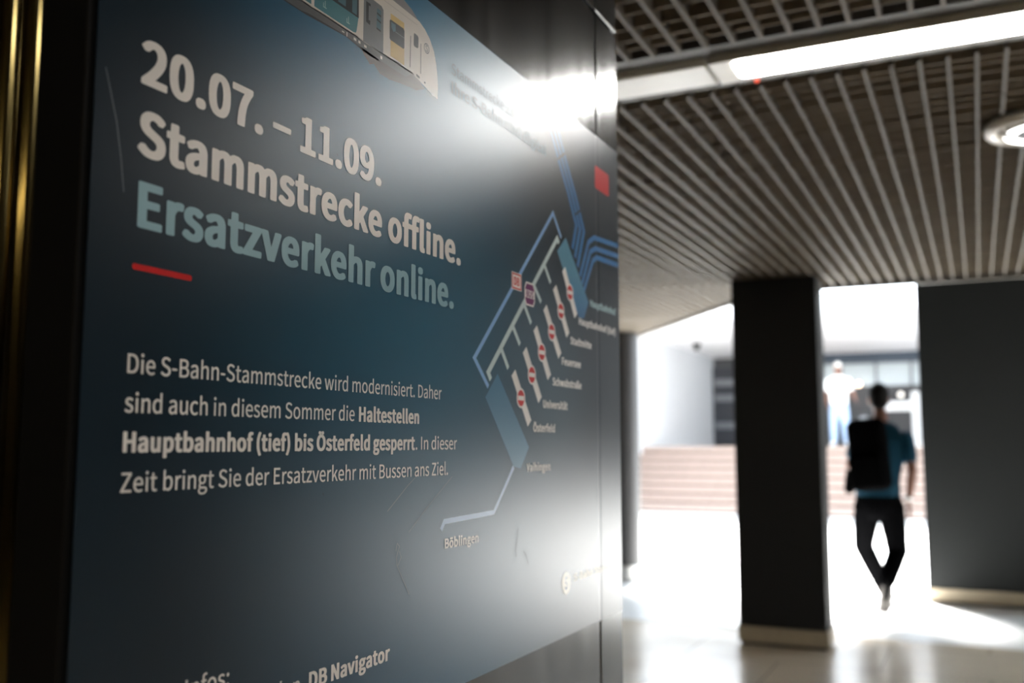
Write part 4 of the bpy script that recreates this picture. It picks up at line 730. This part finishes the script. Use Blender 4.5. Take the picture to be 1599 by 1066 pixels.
# ------------------------------------------------------------------ people
m_skin = mat('skin', (.13, .06, .04), .5, spec=.3); m_hair = mat('dark_hair', (.006, .005, .0045), .8, spec=.1, bump=.3, scale=80)
def hand(bm, wrist, d, palm_n, side):
    """palm, four bent fingers and a thumb; d = direction of the fingers, side = thumb direction"""
    w = Vector(wrist); d = Vector(d).normalized(); s = Vector(side).normalized(); n = Vector(palm_n).normalized()
    tube(bm, [w - d * .01, w + d * .04, w + d * .085], [(.024, .017), (.040, .016), (.041, .014)], side=s)
    for k, (off, ln) in enumerate(((.030, .070), (.010, .080), (-.010, .074), (-.030, .058))):
        a = w + d * .085 + s * off
        tube(bm, [a, a + d * ln * .45 + n * .006, a + d * ln * .75 + n * .022, a + d * ln * .92 + n * .042], [.0095, .009, .0085, .0075], seg=8, side=s)
    a = w + d * .03 + s * .036
    tube(bm, [a, a + s * .022 + d * .03 + n * .01, a + s * .026 + d * .058 + n * .022], [.012, .011, .009], seg=8, side=n)

def head(bm, c, turn=0.0):
    x, y, z = c; ct, st = math.cos(turn), math.sin(turn)
    R = lambda dx, dy, dz: (x + dx * ct - dy * st, y + dx * st + dy * ct, z + dz)
    ball(bm, R(0, -.012, .02), (.077, .092, .100)); ball(bm, R(0, .022, -.035), (.062, .070, .080)); ball(bm, R(0, .055, -.085), (.034, .030, .026))
    tube(bm, [R(0, .088, .012), R(0, .108, -.022), R(0, .100, -.036)], [.010, .014, .012], seg=8)
    for s in (-1, 1):
        ball(bm, R(.080 * s, -.008, -.012), (.012, .024, .034)); ball(bm, R(.030 * s, .074, .018), (.015, .012, .010))
    ball(bm, R(0, .086, -.060), (.024, .010, .010))

def hair_cap(bm, c, turn=0.0, thick=.012):
    x, y, z = c; ct, st = math.cos(turn), math.sin(turn)
    R = lambda dx, dy, dz: (x + dx * ct - dy * st, y + dx * st + dy * ct, z + dz)
    ball(bm, R(0, -.020, .038), (.083, .092 + thick * .3, .092 + thick)); ball(bm, R(0, -.050, -.020), (.076, .060, .075)); ball(bm, R(0, .035, .088), (.062, .050, .036))

def person(root, torso, arms, legs, hd, hands, cloth, feet, voxel=.012, turn=0.0, sleeve=.62):
    o = Vector(root.location); T = lambda p: tuple(o + Vector(p))
    b = bmesh.new()
    tube(b, [T(p[:3]) for p in torso], [p[3:5] for p in torso], seg=20)
    neck_top = torso[-1]
    for sh, el, wr in arms: tube(b, [T(sh), T(Vector(sh).lerp(Vector(el), .5)), T(el), T(Vector(el).lerp(Vector(wr), .35)), T(wr)], [.054, .047, .040, .040, .026])
    for hp, kn, an in legs: tube(b, [T(hp), T(Vector(hp).lerp(Vector(kn), .45)), T(kn), T(Vector(kn).lerp(Vector(an), .35)), T(an)], [.088, .074, .055, .054, .037])
    head(b, T(hd), turn)
    for h in hands: hand(b, T(h[0]), h[1], h[2], h[3])
    for f in feet: tube(b, [T(f[0]), T(Vector(f[0]).lerp(Vector(f[1]), .5)), T(f[1])], [(.033, .03), (.038, .026), (.034, .018)])
    obj('body', fused(b, voxel), m_skin, root, smooth=True)
    b = bmesh.new(); hair_cap(b, T(hd), turn); obj('hair', fused(b, voxel), cloth['hair'], root, smooth=True)
    b = bmesh.new()
    tt = [p for p in torso if .80 < p[2] - cloth.get('dz', 0) < 1.50]
    tube(b, [T(p[:3]) for p in tt], [(p[3] + .018, p[4] + .018) for p in tt], seg=20)
    for sh, el, wr in arms: tube(b, [T(Vector(sh) + Vector((0, 0, .0))), T(Vector(sh).lerp(Vector(el), .35)), T(Vector(sh).lerp(Vector(el), sleeve))], [.070, .068, .064])
    obj('t_shirt', fused(b, voxel), cloth['shirt'], root, smooth=True)
    b = bmesh.new()
    hp0 = torso[0]; tube(b, [T((hp0[0], hp0[1], hp0[2] - .02)), T((hp0[0], hp0[1], hp0[2] + .06)), T((torso[1][0], torso[1][1], torso[1][2]))], [(hp0[3] + .012, hp0[4] + .02), (hp0[3] + .020, hp0[4] + .022), (torso[1][3] + .010, torso[1][4] + .010)], seg=20)
    for hp, kn, an in legs: tube(b, [T(hp), T(Vector(hp).lerp(Vector(kn), .45)), T(kn), T(Vector(kn).lerp(Vector(an), .4)), T(Vector(kn).lerp(Vector(an), .96))], [(.108, .110), .102, .084, .078, .068])
    obj('trousers', fused(b, voxel), cloth['trousers'], root, smooth=True)
    for f in feet:
        b = bmesh.new(); a, e, u = Vector(f[0]), Vector(f[1]), Vector(f[2])
        tube(b, [T(a - (e - a) * .12), T(a.lerp(e, .3)), T(a.lerp(e, .7)), T(e)], [(.046, .050), (.050, .046), (.054, .038), (.046, .028)])
        sh = obj('shoe', fused(b, voxel * .8), cloth['shoe'], root, smooth=True)
        b = bmesh.new(); dn = -u * .030
        tube(b, [T(a - (e - a) * .12 + dn), T(a.lerp(e, .4) + dn), T(e + dn * .8)], [(.044, .012), (.046, .012), (.044, .011)])
        obj('sole', b, cloth['sole'], sh, smooth=True)

m_tee = mat('petrol_tee', (.004, .032, .055), .9, spec=.15); m_black = mat('black_denim', (.0025, .0025, .0028), 1.0, spec=0.0); m_shoe = mat('dark_shoe', (.006, .006, .006), .7, spec=.1); m_sole = mat('grey_sole', (.13, .12, .11), .6)
walker = thing('person', 'person with dark hair in a blue t-shirt walking away towards the light', 'person', (-.765, 8.62, 0))
person(walker,
 torso=[(-.01, .02, .86, .160, .115), (-.01, .02, .97, .160, .115), (.0, .02, 1.08, .150, .105), (.015, .03, 1.25, .170, .115), (.03, .04, 1.39, .185, .112), (.035, .05, 1.47, .135, .085), (.03, .06, 1.53, .065, .065), (.025, .07, 1.62, .058, .060)],
 arms=[((.215, .03, 1.415), (.265, -.02, 1.14), (.222, .03, .90)), ((-.145, .03, 1.42), (-.225, .03, 1.17), (-.17, .24, 1.20))],
 legs=[((-.095, .02, .86), (-.160, .24, .50), (-.005, .42, .10)), ((.085, .02, .86), (.118, .06, .48), (.050, -.20, .27))],
 hd=(.018, .085, 1.735), turn=.15,
 hands=[((.222, .03, .90), (.05, .06, -1), (-.5, .6, 0), (.2, 1, .1)), ((-.17, .24, 1.20), (.6, .3, .7), (0, -.3, .6), (-.4, .3, .8))],
 feet=[((-.005, .42, .075), (-.01, .62, .045), (0, 0, 1)), ((.050, -.20, .22), (.015, -.13, .035), (.12, .95, .28))],
 cloth=dict(shirt=m_tee, trousers=m_black, hair=m_hair, shoe=m_shoe, sole=m_sole))
b = bmesh.new(); o_ = walker.location
lathe(b, o_.x + .224, o_.y + .028, [(.032, .905), (.035, .915), (.035, .93), (.032, .94)], 24); obj('wristwatch', b, m_chrome, walker, smooth=True)
# backpack hanging on the walker's left shoulder
m_pack = mat('black_nylon', (.003, .003, .0032), 1.0, spec=0.0); m_strap = mat('strap_webbing', (.14, .14, .14), .6)
bp = thing('backpack', 'black backpack slung on the shoulder of the walking person', 'backpack', (walker.location.x - .075, walker.location.y - .17, .96))
o_ = walker.location
def slab(w, d, hgt, bev, cx, cy, cz, roll):
    bm = bmesh.new(); box(bm, -w / 2, w / 2, -d / 2, d / 2, -hgt / 2, hgt / 2, bev, 5)
    bmesh.ops.transform(bm, verts=bm.verts[:], matrix=Matrix.Translation((o_.x + cx, o_.y + cy, cz)) @ Matrix.Rotation(roll, 4, 'Y'))
    return bm
obj('main_bag', slab(.30, .19, .58, .07, -.045, -.225, 1.275, math.radians(-5)), m_pack, bp, smooth=True)
obj('front_pocket', slab(.26, .07, .27, .033, -.055, -.335, 1.135, math.radians(-6)), m_pack, bp, smooth=True)
obj('side_pocket', slab(.08, .13, .20, .035, -.195, -.225, 1.06, math.radians(8)), m_pack, bp, smooth=True)
b = bmesh.new(); tube(b, [(o_.x - .205, o_.y - .255, 1.44), (o_.x - .10, o_.y - .285, 1.385), (o_.x + .05, o_.y - .27, 1.335)], [(.018, .006)] * 3, side=(0, 0, 1)); obj('flap_strap', b, m_strap, bp, smooth=True)
b = bmesh.new(); tube(b, [(o_.x - .10, o_.y - .14, 1.535), (o_.x - .10, o_.y - .06, 1.57), (o_.x - .10, o_.y + .06, 1.585), (o_.x - .10, o_.y + .16, 1.53), (o_.x - .10, o_.y + .205, 1.42), (o_.x - .10, o_.y + .21, 1.30)], [(.028, .008)] * 6); obj('shoulder_strap', b, m_strap, bp, smooth=True)

m_wtee = mat('white_tee', (.86, .86, .84), .8); m_jean = mat('pale_jeans', (.25, .34, .48), .8); m_grey_hair = mat('white_cap', (.72, .70, .66), .7)
m_wshoe = mat('white_shoe', (.7, .7, .7), .6)
far = thing('person', 'person in a white shirt and pale jeans standing at the top of the stairs', 'person', (-2.72, 22.2, LAND))
person(far,
 torso=[(0, 0, .86, .165, .12), (0, 0, .97, .165, .12), (0, 0, 1.08, .165, .12), (0, 0, 1.25, .185, .12), (0, 0, 1.40, .20, .115), (0, 0, 1.47, .14, .085), (0, 0, 1.53, .065, .065), (0, 0, 1.60, .058, .060)],
 arms=[((.21, 0, 1.42), (.30, .0, 1.15), (.36, -.16, 1.00)), ((-.21, 0, 1.42), (-.27, .02, 1.15), (-.22, -.12, .93))],
 legs=[((-.09, 0, .86), (-.12, .02, .48), (-.13, .05, .09)), ((.09, 0, .86), (.13, -.04, .48), (.14, .02, .09))],
 hd=(0, -.01, 1.70), turn=3.0,
 hands=[((.36, -.16, 1.00), (.4, -.6, -.5), (-.5, 0, .3), (-.3, -.3, .6)), ((-.22, -.12, .93), (.1, -.3, -1), (.6, 0, 0), (0, -1, .2))],
 feet=[((-.13, .06, .07), (-.16, -.12, .045), (0, 0, 1)), ((.14, .03, .07), (.18, -.15, .045), (0, 0, 1))],
 cloth=dict(shirt=m_wtee, trousers=m_jean, hair=m_grey_hair, shoe=m_wshoe, sole=m_sole), voxel=.02)
